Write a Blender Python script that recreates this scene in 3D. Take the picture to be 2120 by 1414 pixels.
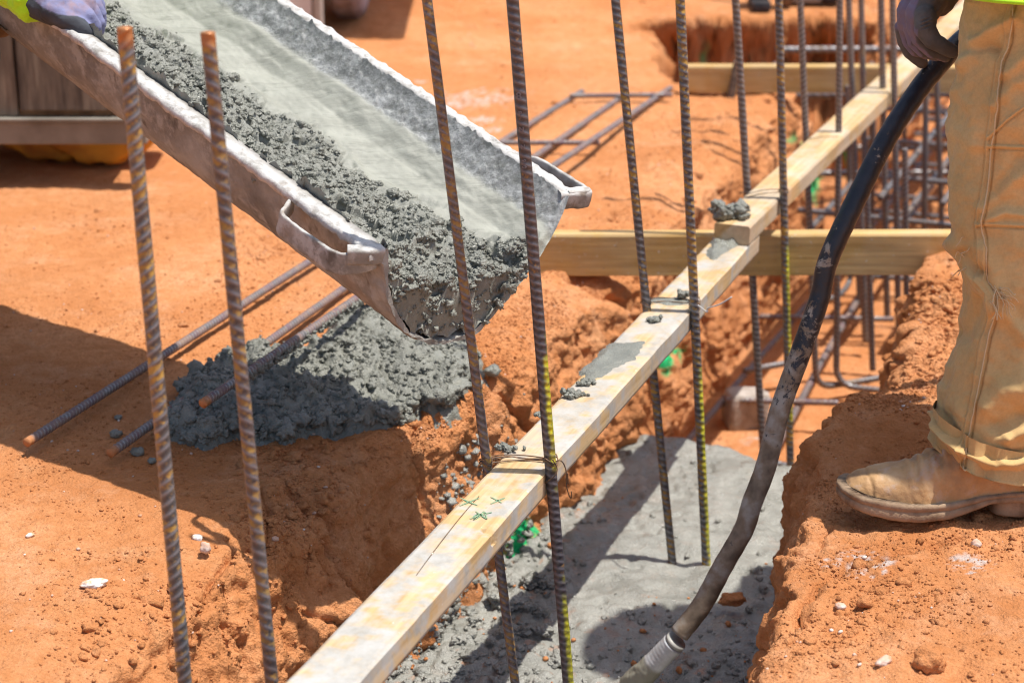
import bpy, bmesh, math, random
import numpy as np
from mathutils import Vector, Matrix
R = math.radians
sc = bpy.context.scene
for o in list(bpy.data.objects): bpy.data.objects.remove(o)
C = sc.collection

# ------------------------------------------------------------------ camera
FPX = 4122.0; TH = R(20.08); HC = 1.23          # 70 mm lens on a 36 mm sensor, pitched 20 degrees down
cam = bpy.data.cameras.new('camera'); cam.lens = FPX*36/2120; cam.sensor_width = 36
cam.clip_start = 0.05; cam.clip_end = 500
cam.dof.use_dof = True; cam.dof.focus_distance = 2.80; cam.dof.aperture_fstop = 5.2; cam.dof.aperture_blades = 0
co = bpy.data.objects.new('camera', cam); C.objects.link(co); sc.camera = co
co.location = (0, 0, HC); co.rotation_euler = (math.pi/2-TH, 0, 0)

# ------------------------------------------------------------------ sky and sun
SUN = Vector((.318, -.036, 1.)).normalized()
w = bpy.data.worlds.new('World'); sc.world = w; w.use_nodes = True
wn = w.node_tree.nodes; bg = wn['Background']
sky = wn.new('ShaderNodeTexSky'); sky.sky_type = 'NISHITA'; sky.sun_disc = False
sky.sun_elevation = math.asin(SUN.z); sky.sun_rotation = math.atan2(SUN.x, SUN.y)
sky.air_density = 1.0; sky.dust_density = 2.0
w.node_tree.links.new(sky.outputs[0], bg.inputs[0]); bg.inputs[1].default_value = 0.122
sl = bpy.data.lights.new('sun', 'SUN'); sl.energy = 4.3; sl.angle = R(.5); sl.color = (1, .955, .88)
so = bpy.data.objects.new('sun', sl); C.objects.link(so)
so.rotation_euler = (-SUN).to_track_quat('-Z', 'Y').to_euler(); so.location = (2, -1, 6)
sc.view_settings.view_transform = 'Standard'; sc.view_settings.look = 'None'
sc.view_settings.exposure = 0.44; sc.view_settings.gamma = 1
sc.cycles.max_bounces = 6; sc.cycles.use_denoising = True; sc.cycles.denoiser = 'OPENIMAGEDENOISE'; sc.cycles.denoising_input_passes = 'RGB_ALBEDO_NORMAL'; sc.cycles.denoising_prefilter = 'ACCURATE'; sc.cycles.use_adaptive_sampling = False; sc.cycles.filter_width = 1.15; sc.cycles.sample_clamp_indirect = 4

# ------------------------------------------------------------------ pixel helpers (point of the photo -> point in the place)
CC, SS = math.cos(TH), math.sin(TH)
def ray(px, py):
    u = (px-1060)/FPX; v = (py-707)/FPX
    return np.array([u, CC-v*SS, -SS-v*CC])
def Pz(px, py, z): r = ray(px, py); return np.array([0, 0, HC])+r*(z-HC)/r[2]
def Py(px, py, y): r = ray(px, py); return np.array([0, 0, HC])+r*y/r[1]
def proj(P):
    P = np.asarray(P, float); d = P-np.array([0, 0, HC])
    Z = d[..., 1]*CC-d[..., 2]*SS; v = (-d[..., 2]*CC-d[..., 1]*SS)/Z
    return 1060+FPX*d[..., 0]/Z, 707+FPX*v
O2 = np.array([-.25, 1.93]); AX = np.array([.3555, .9347]); NX = np.array([.9347, -.3555])
def st(s, t, z=0.): p = O2+AX*s+NX*t; return np.array([p[0], p[1], z])

# ------------------------------------------------------------------ noise
_rs = np.random.RandomState(7)
_pm = np.concatenate([_rs.permutation(256)]*3).astype(np.int32)
_g = _rs.normal(size=(256, 3)); _g /= np.linalg.norm(_g, axis=1)[:, None]; _g = _g.astype(np.float32)
_rv = _rs.rand(256, 3).astype(np.float32)
def _h(x, y, z): return _pm[_pm[_pm[x & 255]+(y & 255)]+(z & 255)]
def perlin(P):
    P = np.asarray(P, np.float32); i = np.floor(P).astype(np.int32); f = P-i
    u = f*f*f*(f*(f*6-15)+10); out = 0
    for dx in (0, 1):
        wx = u[..., 0] if dx else 1-u[..., 0]
        for dy in (0, 1):
            wy = u[..., 1] if dy else 1-u[..., 1]
            for dz in (0, 1):
                wz = u[..., 2] if dz else 1-u[..., 2]
                g = _g[_h(i[..., 0]+dx, i[..., 1]+dy, i[..., 2]+dz)]
                d = g[..., 0]*(f[..., 0]-dx)+g[..., 1]*(f[..., 1]-dy)+g[..., 2]*(f[..., 2]-dz)
                out = out+wx*wy*wz*d
    return out*1.5
def fbm(P, sc_, oct=4, gain=.5, seed=0):
    P = np.asarray(P, np.float32)*sc_+seed*17.3; a = 1.; o = 0
    for k in range(oct): o = o+a*perlin(P); P = P*2.03+5.1; a *= gain
    return o
def ridged(P, sc_, oct=3, seed=0):
    P = np.asarray(P, np.float32)*sc_+seed*11.7; a = 1.; o = 0
    for k in range(oct): o = o+a*(1-2*np.abs(perlin(P))); P = P*2.1+3.3; a *= .5
    return o/1.75
def worley(P, sc_, seed=0):
    P = np.asarray(P, np.float32)*sc_+seed*9.1; i = np.floor(P).astype(np.int32); f = P-i
    f1 = np.full(P.shape[:-1], 9., np.float32); f2 = f1.copy(); hh = np.zeros(P.shape[:-1], np.int32)
    for dx in (-1, 0, 1):
        for dy in (-1, 0, 1):
            for dz in (-1, 0, 1):
                h = _h(i[..., 0]+dx, i[..., 1]+dy, i[..., 2]+dz); r = _rv[h]
                d = (r[..., 0]+dx-f[..., 0])**2+(r[..., 1]+dy-f[..., 1])**2+(r[..., 2]+dz-f[..., 2])**2
                m = d < f1; f2 = np.where(m, f1, np.minimum(f2, d)); f1 = np.where(m, d, f1); hh = np.where(m, h, hh)
    return np.sqrt(f1), np.sqrt(f2), hh
def smooth(a, b, x): x = np.clip((x-a)/(b-a), 0, 1); return x*x*(3-2*x)

# ------------------------------------------------------------------ object helpers
def tag(o, label=None, cat=None, group=None, kind=None):
    if label: o['label'] = label
    if cat: o['category'] = cat
    if group: o['group'] = group
    if kind: o['kind'] = kind
    return o
def empty(name, loc=(0, 0, 0)):
    o = bpy.data.objects.new(name, None); C.objects.link(o); o.location = loc; o.empty_display_size = .05
    return o
def mk(name, V, F, mat, parent=None, smooth_=True, attrs=None, cols=None):
    V = np.asarray(V, np.float32).reshape(-1, 3)
    me = bpy.data.meshes.new(name)
    if isinstance(F, np.ndarray):
        n, k = F.shape
        me.vertices.add(len(V)); me.vertices.foreach_set('co', V.ravel())
        me.loops.add(n*k); me.loops.foreach_set('vertex_index', F.astype(np.int32).ravel())
        me.polygons.add(n); me.polygons.foreach_set('loop_start', np.arange(0, n*k, k, dtype=np.int32))
        me.update(calc_edges=True)
    else:
        me.from_pydata(V.tolist(), [], F)
    if smooth_: me.polygons.foreach_set('use_smooth', np.ones(len(me.polygons), bool))
    for a, v in (attrs or {}).items():
        at = me.attributes.new(a, 'FLOAT', 'POINT'); at.data.foreach_set('value', np.asarray(v, np.float32).ravel())
    me.validate(); me.update()
    o = bpy.data.objects.new(name, me); C.objects.link(o)
    if mat: me.materials.append(mat)
    if parent:
        o.parent = parent; o.matrix_parent_inverse = Matrix.Translation(-Vector(parent_world(parent)))
    return o
def parent_world(p):
    return Vector((0, 0, 0)) if p.parent else Vector(p.location)   # parts keep the identity as their world matrix
def gridfaces(n, m, closed=False):
    i = np.arange(n-1)[:, None]; j = np.arange(m if closed else m-1)[None, :]
    a = i*m+j; b = i*m+(j+1) % m
    return np.stack([a, b, b+m, a+m], -1).reshape(-1, 4)
def normals(G):
    du = np.gradient(G, axis=0); dv = np.gradient(G, axis=1); n = np.cross(du, dv)
    return n/np.maximum(np.linalg.norm(n, axis=-1, keepdims=True), 1e-9)
def frames(P):
    P = np.asarray(P, float); T = np.gradient(P, axis=0); T /= np.linalg.norm(T, axis=1)[:, None]
    N = np.zeros_like(P); a = np.array([0, -1., 0]) if abs(T[0][1]) < .9 else np.array([1., 0, 0])
    n = a-T[0]*a.dot(T[0]); n /= np.linalg.norm(n); N[0] = n
    for i in range(1, len(P)):
        n = n-T[i]*n.dot(T[i]); n /= np.linalg.norm(n); N[i] = n
    return T, N, np.cross(T, N)
def resample(P, step):
    P = np.asarray(P, float); d = np.r_[0, np.cumsum(np.linalg.norm(np.diff(P, axis=0), axis=1))]
    n = max(2, int(d[-1]/step)+1); q = np.linspace(0, d[-1], n)
    return np.stack([np.interp(q, d, P[:, k]) for k in range(3)], 1), q
def spline(P, n=12):
    P = [np.asarray(p, float) for p in P]; P = [2*P[0]-P[1]]+P+[2*P[-1]-P[-2]]; o = []
    for i in range(1, len(P)-2):
        for k in range(n):
            t = k/n; a, b, c, d = P[i-1:i+3]
            o.append(.5*((2*b)+(c-a)*t+(2*a-5*b+4*c-d)*t*t+(3*b-a-3*c+d)*t**3))
    o.append(P[-2]); return np.array(o)
def tubemesh(P, r, m=12, cap=True):
    T, N, B = frames(P); th = np.linspace(0, 2*np.pi, m, endpoint=False)
    r = np.asarray(r, float)
    if r.ndim == 0: r = np.full((len(P), m), float(r))
    elif r.ndim == 1: r = np.repeat(r[:, None], m, 1)
    V = np.asarray(P)[:, None]+r[..., None]*(np.cos(th)[None, :, None]*N[:, None]+np.sin(th)[None, :, None]*B[:, None])
    F = gridfaces(len(P), m, True); V = V.reshape(-1, 3); n = len(V)
    if cap:
        V = np.vstack([V, P[0], P[-1]]); k = np.arange(m); k2 = (k+1) % m
        c0 = np.stack([np.full(m, n), k2, k, np.full(m, n)], 1); b = (len(P)-1)*m
        c1 = np.stack([np.full(m, n+1), b+k, b+k2, np.full(m, n+1)], 1)
        tri = [tuple(x[:3]) for x in c0]+[tuple(x[:3]) for x in c1]
        return V, [tuple(x) for x in F]+tri
    return V, F
def tube(name, P, r, mat, parent=None, m=10):
    V, F = tubemesh(np.asarray(P), r, m); return mk(name, V, [tuple(int(i) for i in f) for f in F], mat, parent)
def merge(lst):
    Vs = []; Fs = []; n = 0
    for V, F in lst: Vs.append(np.asarray(V)); Fs.append(np.asarray(F)+n); n += len(V)
    return np.vstack(Vs), np.vstack(Fs)

_ico = {}
def ico(sub):
    if sub not in _ico:
        bm = bmesh.new(); bmesh.ops.create_icosphere(bm, subdivisions=sub, radius=1)
        V = np.array([v.co[:] for v in bm.verts]); F = np.array([[v.index for v in f.verts] for f in bm.faces]); bm.free()
        _ico[sub] = (V, F)
    return _ico[sub]
def clods(pos, size, sub=1, rough=.35, seed=1, flat=.75, sink=.25):
    """many small irregular lumps as one vertex/face array"""
    rs = np.random.RandomState(seed); V0, F0 = ico(sub); vars_ = []
    for k in range(14):
        d = 1+rough*(fbm(V0, 1.1, 2, seed=seed*20+k))+rough*.35*rs.normal(size=len(V0))*(sub < 2)+rough*(1.6*np.clip(.6-worley(V0, 1.7, k)[0], 0, 1)+.8*fbm(V0, 3.2, 2, seed=k))*(sub > 1)-.18*(sub > 1)
        vars_.append(V0*d[:, None]*rs.uniform(.65, 1.25, 3))
    n = len(pos); A = np.empty((n, len(V0), 3), np.float32); ch = rs.randint(0, 14, n); ang = rs.uniform(0, 6.28, n)
    tilt = rs.normal(0, .5, n)
    for i in range(n):
        c, s = math.cos(ang[i]), math.sin(ang[i]); ct, s2 = math.cos(tilt[i]), math.sin(tilt[i])
        M = np.array([[c, -s, 0], [s, c, 0], [0, 0, 1]])@np.array([[1, 0, 0], [0, ct, -s2], [0, s2, ct]])
        v = vars_[ch[i]]@M.T*size[i]; v[:, 2] *= flat; v[:, 2] += size[i]*(flat-2*sink*flat)
        A[i] = v+pos[i]
    F = (F0[None]+(np.arange(n)*len(V0))[:, None, None]).reshape(-1, 3)
    return A.reshape(-1, 3), F

def cones(parts):
    """round cones -> triangle soup (each closed) for the voxel fuse"""
    Vs = []; Fs = []; n = 0; S, SF = ico(2)
    for p0, r0, p1, r1 in parts:
        p0 = np.asarray(p0, float); p1 = np.asarray(p1, float); L = np.linalg.norm(p1-p0)
        k = max(2, int(L/max(min(r0, r1)*.35, .002))+1)
        for q in np.linspace(0, 1, min(k, 26)):
            Vs.append(S*(r0+(r1-r0)*q)+p0+(p1-p0)*q); Fs.append(SF+n); n += len(S)
    return np.vstack(Vs), np.vstack(Fs)
def fuse(name, parts, voxel, mat, parent=None, sm=6, disp=None, extra=None, attrs=None):
    V, F = cones(parts)
    if extra is not None: V, F = merge([(V, F)]+extra)
    o = mk('tmp', V, F, None, None, False)
    m = o.modifiers.new('r', 'REMESH'); m.mode = 'VOXEL'; m.voxel_size = voxel
    m2 = o.modifiers.new('s', 'SMOOTH'); m2.factor = .5; m2.iterations = sm
    dg = bpy.context.evaluated_depsgraph_get(); e = o.evaluated_get(dg); me = bpy.data.meshes.new_from_object(e)
    bpy.data.objects.remove(o)
    n = len(me.vertices); v = np.empty(n*3, np.float32); me.vertices.foreach_get('co', v); v = v.reshape(-1, 3)
    if disp is not None:
        nn = np.empty(n*3, np.float32); me.vertices.foreach_get('normal', nn); nn = nn.reshape(-1, 3)
        v = v+nn*disp(v, nn)[:, None]; me.vertices.foreach_set('co', v.astype(np.float32).ravel())
    for a, f in (attrs or {}).items():
        at = me.attributes.new(a, 'FLOAT', 'POINT'); nn = np.empty(n*3, np.float32); me.vertices.foreach_get('normal', nn); at.data.foreach_set('value', np.asarray(f(v, nn.reshape(-1, 3)), np.float32))
    me.polygons.foreach_set('use_smooth', np.ones(len(me.polygons), bool)); me.update(); me.name = name
    o = bpy.data.objects.new(name, me); C.objects.link(o); me.materials.clear(); me.materials.append(mat)
    if parent:
        o.parent = parent; o.matrix_parent_inverse = Matrix.Translation(-Vector(parent_world(parent)))
    return o

# ------------------------------------------------------------------ materials
class NT:
    def __init__(s, name):
        s.m = bpy.data.materials.new(name); s.m.use_nodes = True; s.t = s.m.node_tree; s.n = s.t.nodes; s.b = s.n['Principled BSDF']
        s.tc = s.n.new('ShaderNodeTexCoord')
    def L(s, a, b): s.t.links.new(a, b)
    def co(s, scale=(1, 1, 1)):
        m = s.n.new('ShaderNodeMapping'); m.inputs['Scale'].default_value = scale; s.L(s.tc.outputs['Object'], m.inputs[0]); return m.outputs[0]
    def noise(s, scale, detail=4, rough=.55, vec=None, dist=0):
        n = s.n.new('ShaderNodeTexNoise'); n.inputs['Scale'].default_value = scale; n.inputs['Detail'].default_value = detail
        n.inputs['Roughness'].default_value = rough; n.inputs['Distortion'].default_value = dist
        s.L(vec if vec is not None else s.tc.outputs['Object'], n.inputs['Vector']); return n.outputs[0]
    def vor(s, scale, vec=None, out=0):
        n = s.n.new('ShaderNodeTexVoronoi'); n.inputs['Scale'].default_value = scale
        s.L(vec if vec is not None else s.tc.outputs['Object'], n.inputs['Vector']); return n.outputs[out]
    def ramp(s, f, stops, interp='LINEAR'):
        r = s.n.new('ShaderNodeValToRGB'); r.color_ramp.interpolation = interp; e = r.color_ramp.elements
        while len(e) < len(stops): e.new(.5)
        for el, (p, c) in zip(e, stops):
            el.position = p; el.color = (c, c, c, 1) if isinstance(c, (int, float)) else (*c, 1)
        s.L(f, r.inputs[0]); return r.outputs[0]
    def mix(s, f, a, b, mode='MIX'):
        m = s.n.new('ShaderNodeMix'); m.data_type = 'RGBA'; m.blend_type = mode
        for k, v in ((0, f), (6, a), (7, b)):
            if isinstance(v, (int, float)): m.inputs[k].default_value = v if k == 0 else (v, v, v, 1)
            elif isinstance(v, tuple): m.inputs[k].default_value = (*v, 1)
            else: s.L(v, m.inputs[k])
        return m.outputs[2]
    def math(s, op, a, b=0.):
        m = s.n.new('ShaderNodeMath'); m.operation = op
        for k, v in ((0, a), (1, b)):
            if isinstance(v, (int, float)): m.inputs[k].default_value = v
            else: s.L(v, m.inputs[k])
        return m.outputs[0]
    def attr(s, name):
        a = s.n.new('ShaderNodeAttribute'); a.attribute_name = name; return a.outputs['Fac']
    def bump(s, h, strength=.4, dist=.002, prev=None):
        b = s.n.new('ShaderNodeBump'); b.inputs['Strength'].default_value = strength; b.inputs['Distance'].default_value = dist
        s.L(h, b.inputs['Height'])
        if prev is not None: s.L(prev, b.inputs['Normal'])
        return b.outputs[0]
    def fin(s, col, rough=.8, nrm=None, spec=.3, metal=0.):
        def st_(k, v):
            if isinstance(v, (int, float)): s.b.inputs[k].default_value = v
            elif isinstance(v, tuple): s.b.inputs[k].default_value = (*v, 1)
            else: s.L(v, s.b.inputs[k])
        st_('Base Color', col); st_('Roughness', rough); st_('Specular IOR Level', spec); st_('Metallic', metal)
        if nrm is not None: s.L(nrm, s.b.inputs['Normal'])
        return s.m
M = {}
def soil_mat(name, paint=True):
    a = NT(name)
    c = a.ramp(a.noise(2.6, 5, .6), [(.30, (.55, .215, .080)), (.5, (.73, .322, .138)), (.70, (.82, .425, .22))])
    c = a.mix(a.ramp(a.noise(.9, 5, .7), [(.46, 0.), (.62, .55)]), c, (.56, .235, .095)); c = a.mix(a.ramp(a.noise(5.5, 5, .75), [(.52, 0.), (.66, .5)]), c, (.80, .46, .27))
    c = a.mix(a.ramp(a.noise(38, 5, .7), [(.35, 0.), (.7, .7)]), c, (.54, .205, .068))
    c = a.mix(a.ramp(a.noise(9, 4, .6), [(.58, 0.), (.74, .55)]), c, (.74, .40, .20))
    c = a.mix(a.ramp(a.vor(230), [(.0, .75), (.10, .0)]), c, (.72, .50, .38))
    c = a.mix(a.ramp(a.noise(160, 3, .7), [(.42, 0.), (.62, .35)]), c, (.47, .175, .058))
    if paint:
        c = a.mix(a.attr('paint'), c, (.03, .62, .22))
        c = a.mix(a.attr('lime'), c, (.62, .58, .55))
    h = a.math('ADD', a.noise(80, 6, .8), a.math('MULTIPLY', a.noise(420, 4, .7), .5)); h = a.math('ADD', h, a.math('MULTIPLY', a.vor(210), .45))
    return a.fin(c, .95, a.bump(h, 1., .0055), .12)
M['soil'] = soil_mat('red_clay_soil')
M['clod'] = soil_mat('red_clay_clods', False)
a = NT('pebble'); M['pebble'] = a.fin(a.ramp(a.noise(26, 3), [(.35, (.55, .28, .15)), (.5, (.60, .42, .33)), (.66, (.72, .66, .60))]), .85, a.bump(a.noise(300, 4), .5, .002))
a = NT('white_quartz'); M['quartz'] = a.fin(a.ramp(a.noise(60, 5), [(.38, (.62, .36, .2)), (.5, (.75, .70, .64)), (.7, (.84, .82, .80))]), .6, a.bump(a.noise(160, 5), .8, .004))
def conc(name, base, dark, rough, spec, bs=.7):
    a = NT(name)
    c = a.ramp(a.noise(14, 5, .65), [(.34, dark), (.62, base)])
    c = a.mix(a.ramp(a.noise(230, 4, .7), [(.35, .5), (.6, 0.)]), c, tuple(x*.62 for x in base))
    c = a.mix(a.attr('soil'), c, (.45, .17, .06))
    rg = a.ramp(a.noise(45, 4, .6), [(.35, rough-.2), (.7, rough+.15)])
    h = a.math('ADD', a.noise(170, 6, .75), a.math('MULTIPLY', a.vor(330), .6))
    m = a.fin(c, rg, a.bump(h, bs, .003), spec); a.b.inputs['Coat Weight'].default_value = .28; a.b.inputs['Coat Roughness'].default_value = .22; a.L(a.b.inputs['Normal'].links[0].from_socket, a.b.inputs['Coat Normal']); return m
M['wet'] = conc('wet_concrete', (.245, .248, .212), (.17, .174, .148), .50, .5)
M['wet2'] = conc('poured_concrete', (.345, .342, .305), (.20, .20, .175), .40, .5, .7)
def flow_mat():
    a = NT('flowing_concrete')
    lump = a.attr('lump'); dry = a.attr('dry')
    smoothc = a.ramp(a.noise(9, 3, .5, a.co((1, 6, 6))), [(.3, (.26, .264, .226)), (.7, (.325, .33, .285))])
    lumpc = a.ramp(a.noise(22, 5, .6), [(.3, (.20, .203, .175)), (.7, (.285, .288, .25))])
    dryc = a.ramp(a.noise(48, 6, .75), [(.38, (.17, .178, .175)), (.50, (.29, .30, .295)), (.63, (.43, .44, .44))])
    c = a.mix(lump, smoothc, lumpc); c = a.mix(dry, c, dryc)
    streak = a.noise(60, 5, .7, a.co((.12, 1, 1)))
    c = a.mix(a.math('MULTIPLY', a.ramp(streak, [(.36, .45), (.48, 0.)]), a.math('SUBTRACT', 1., lump)), c, (.15, .155, .13))
    rg = a.mix(lump, a.mix(dry, .62, .85), a.ramp(a.noise(60, 3), [(.35, .16), (.65, .55)]))
    h = a.math('ADD', a.math('MULTIPLY', a.noise(190, 6, .75), a.math('ADD', .25, a.math('ADD', lump, a.math('MULTIPLY', dry, 1.6)))), a.math('MULTIPLY', streak, .5))
    m = a.fin(c, rg, a.bump(h, .7, .0035), .5); a.L(a.math('MULTIPLY', lump, .30), a.b.inputs['Coat Weight']); a.b.inputs['Coat Roughness'].default_value = .22; a.L(a.b.inputs['Normal'].links[0].from_socket, a.b.inputs['Coat Normal']); return m
M['flow'] = flow_mat()
def wood(name, c0, c1, c2, dusty=.5, mix_attr=False):
    a = NT(name)
    g = a.noise(10, 5, .6, a.co((.35, 5, 5)), .6); fine = a.noise(60, 4, .6, a.co((.06, 1.6, 1.6)))
    c = a.ramp(g, [(.32, c0), (.5, c1), (.7, c2)])
    c = a.mix(a.ramp(fine, [(.42, .4), (.56, 0.)]), c, tuple(x*.62 for x in c0))
    k = a.vor(5.3, a.co((.45, 1, 1)))
    c = a.mix(a.ramp(k, [(.035, .8), (.085, 0.)]), c, (.2, .085, .03))
    d = a.noise(7, 5, .7); c = a.mix(a.ramp(d, [(.46, 0.), (.56, min(1., dusty*.75))]), c, (.52, .50, .465))
    c = a.mix(a.ramp(a.noise(5, 3, .6), [(.56, 0.), (.68, dusty*.6)]), c, (.62, .33, .15))
    c = a.mix(a.ramp(a.noise(130, 2), [(.70, 0.), (.74, .75)]), c, (.60, .60, .56))
    c = a.mix(a.ramp(a.noise(95, 2), [(.24, .6), (.29, 0.)]), c, (.18, .18, .15))
    c = a.mix(a.math('MULTIPLY', a.attr('cement'), a.ramp(a.noise(38, 6, .75), [(.36, .55), (.50, 1.)])), c, a.ramp(a.noise(18, 6, .75), [(.36, (.33, .31, .275)), (.5, (.41, .395, .365)), (.66, (.47, .46, .44))]))
    return a.fin(c, .75, a.bump(a.math('ADD', fine, a.math('MULTIPLY', a.noise(200, 4), .3)), .35, .0015), .25)
M['pine'] = wood('pine_board', (.47, .31, .14), (.55, .375, .185), (.60, .44, .245), .50)
M['pine2'] = wood('pine_stake_board', (.48, .30, .105), (.56, .365, .14), (.62, .42, .18), .15)
def steel(name, rust=.45, rustc=(.42, .20, .045), base=(.16, .15, .165)):
    a = NT(name)
    n = a.noise(28, 5, .65); f = a.noise(170, 3, .6)
    m = a.math('ADD', a.math('MULTIPLY', n, .75), a.math('MULTIPLY', f, .35))
    m = a.math('SUBTRACT', m, a.math('MULTIPLY', a.attr('rib'), .16))
    k = .62-.16*rust
    mask = a.ramp(m, [(k-.045, 0.), (k+.05, 1.)])
    rc = a.ramp(a.noise(60, 3), [(.35, rustc), (.65, (rustc[0]*.55, rustc[1]*.5, rustc[2]*.9))])
    c = a.mix(a.math('MULTIPLY', mask, .85), a.mix(a.attr('rib'), tuple(x*.62 for x in base), tuple(x*1.7 for x in base)), rc)
    c = a.mix(a.math('MULTIPLY', a.attr('paint'), a.ramp(a.noise(120, 3), [(.3, 1.), (.62, .35)])), c, (.72, .70, .03))
    c = a.mix(a.attr('endc'), c, (.42, .17, .06))
    rg = a.mix(mask, .36, .8)
    return a.fin(c, rg, a.bump(a.noise(420, 4), .35, .001), .6, a.math('MULTIPLY', a.math('SUBTRACT', 1., mask), .35))
M['steel'] = steel('rebar_steel', .42, (.60, .35, .05), (.15, .15, .165))
M['steel_dark'] = steel('rebar_dark_steel', -.15, (.40, .21, .04), (.105, .10, .115))
M['steel_rust'] = steel('rebar_rusty_steel', .48, (.44, .26, .05), (.13, .125, .14))
M['steel_far'] = steel('rebar_dull_steel', .35, (.27, .18, .095), (.19, .18, .185))
M['steel_ground'] = steel('rebar_ground_steel', .9, (.25, .165, .12), (.20, .185, .18))
a = NT('wire'); M['wire'] = a.fin(a.ramp(a.noise(90, 3), [(.4, (.09, .06, .045)), (.65, (.24, .13, .06))]), .5, None, .5, .4)
def chute_mat():
    a = NT('chute_steel')
    c = a.ramp(a.noise(9, 6, .7), [(.35, (.175, .162, .145)), (.5, (.255, .240, .218)), (.66, (.36, .345, .32))])
    c = a.mix(a.ramp(a.noise(30, 5, .7), [(.5, 0.), (.62, .7)]), c, (.40, .385, .36))
    c = a.mix(a.ramp(a.noise(24, 4, .7, a.co((1, 1, .5))), [(.33, .75), (.42, 0.)]), c, (.105, .09, .075))
    c = a.mix(a.ramp(a.noise(5, 4, .6), [(.55, 0.), (.68, .6)]), c, (.29, .19, .12))
    c = a.mix(a.math('MULTIPLY', a.attr('dust'), a.ramp(a.noise(55, 5, .7), [(.36, .15), (.52, .95)])), c, (.50, .49, .475))
    return a.fin(c, .8, a.bump(a.math('ADD', a.noise(60, 6, .7), a.math('MULTIPLY', a.noise(260, 4), .5)), .5, .003), .3)
M['chute'] = chute_mat()
def cloth(name, c0, c1, stain=(.3, .2, .1), sf=.4, weave=900, bs=.25):
    a = NT(name)
    c = a.ramp(a.noise(7, 5, .6), [(.35, c0), (.65, c1)])
    c = a.mix(a.ramp(a.noise(16, 5, .65), [(.54, 0.), (.72, sf)]), c, stain)
    c = a.mix(a.ramp(a.noise(260, 3, .7), [(.3, .3), (.6, 0.)]), c, tuple(x*.7 for x in c0))
    h = a.math('ADD', a.noise(weave, 2), a.math('MULTIPLY', a.noise(110, 5, .7), .8))
    m = a.fin(c, .92, a.bump(h, bs, .002), .15)
    a.b.inputs['Sheen Weight'].default_value = .15
    return m
M['trouser'] = cloth('tan_canvas', (.56, .365, .155), (.66, .46, .215), (.50, .285, .09), .45)
M['seam'] = cloth('tan_thread', (.62, .46, .26), (.72, .58, .36))
M['bluecloth'] = cloth('slate_blue_denim', (.11, .13, .17), (.16, .18, .23), (.2, .15, .12), .3)
M['hivis'] = cloth('hi_vis_mesh', (.42, .80, .02), (.55, .92, .04), (.35, .45, .03), .3)
M['shirt'] = cloth('shirt_cloth', (.10, .10, .12), (.14, .14, .17))
def glove_mat(fab, coat, name):
    a = NT(name); f = a.attr('coat')
    fc = a.mix(a.ramp(a.noise(30, 4), [(.5, 0.), (.68, .5)]), fab, (.33, .18, .12))
    fc = a.mix(a.ramp(a.noise(14, 4), [(.42, 0.), (.62, .35)]), fc, tuple(x*1.25 for x in fab))
    cc = a.ramp(a.noise(40, 4), [(.35, coat), (.68, tuple(x*1.5 for x in coat))])
    return a.fin(a.mix(f, fc, cc), .78, a.bump(a.math('ADD', a.noise(700, 2), a.noise(90, 4)), .3, .0015), .25)
M['glove'] = glove_mat((.18, .145, .21), (.095, .085, .08), 'knit_and_rubber_glove')
M['glove2'] = glove_mat((.19, .20, .34), (.045, .05, .06), 'blue_knit_glove')
a = NT('boot_leather')
c = a.ramp(a.noise(18, 5, .6), [(.33, (.30, .175, .085)), (.5, (.46, .27, .12)), (.68, (.52, .35, .20))])
c = a.mix(a.ramp(a.noise(40, 4), [(.56, 0.), (.70, .5)]), c, (.46, .38, .34))
M['leather'] = a.fin(c, .6, a.bump(a.math('ADD', a.noise(95, 5, .65, a.co((1, .4, 1)), .8), a.math('MULTIPLY', a.noise(400, 3), .4)), .45, .002), .35)
a = NT('boot_sole'); M['sole'] = a.fin(a.ramp(a.noise(24, 5, .65), [(.34, (.17, .105, .06)), (.52, (.30, .205, .13)), (.68, (.40, .28, .18))]), .8, a.bump(a.noise(180, 5), .5, .002))
def hose_mat():
    a = NT('hose_rubber'); d = a.attr('mud')
    c = a.ramp(a.noise(35, 4), [(.4, (.014, .016, .024)), (.7, (.028, .028, .035))])
    n = a.ramp(a.math('ADD', a.math('MULTIPLY', a.noise(26, 7, .8, None, .6), 1.5), a.math('MULTIPLY', d, .42)), [(.90, 0.), (.955, 1.)])
    mudc = a.ramp(a.noise(30, 4), [(.35, (.13, .095, .065)), (.5, (.24, .18, .125)), (.64, (.34, .31, .27))])
    c = a.mix(n, c, mudc)
    wv = a.n.new('ShaderNodeTexNoise'); wv.inputs['Scale'].default_value = 260; wv.inputs['Detail'].default_value = 3
    a.L(a.tc.outputs['Object'], wv.inputs['Vector'])
    return a.fin(c, a.mix(n, .38, .85), a.bump(a.math('ADD', wv.outputs[0], a.math('MULTIPLY', n, .8)), .35, .0015), .5)
M['hose'] = hose_mat()
a = NT('nozzle_steel'); n = a.attr('mud')
c = a.mix(n, a.ramp(a.noise(70, 3, .6, a.co((1, 1, 1))), [(.4, (.42, .42, .42)), (.6, (.52, .53, .54))]), (.27, .255, .20))
M['nozzle'] = a.fin(c, a.mix(n, .42, .6), a.bump(a.noise(240, 5), .25, .001), .5, 0.1)
a = NT('skin'); M['skin'] = a.fin(a.ramp(a.noise(12, 3), [(.4, (.42, .22, .14)), (.6, (.50, .28, .18))]), .55)
a = NT('hair'); M['hair'] = a.fin((.03, .02, .015), .7, a.bump(a.noise(300, 3), .6, .003))
a = NT('helmet_plastic'); M['helmet'] = a.fin(a.ramp(a.noise(8, 3), [(.4, (.72, .72, .70)), (.7, (.80, .80, .79))]), .35)
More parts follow.
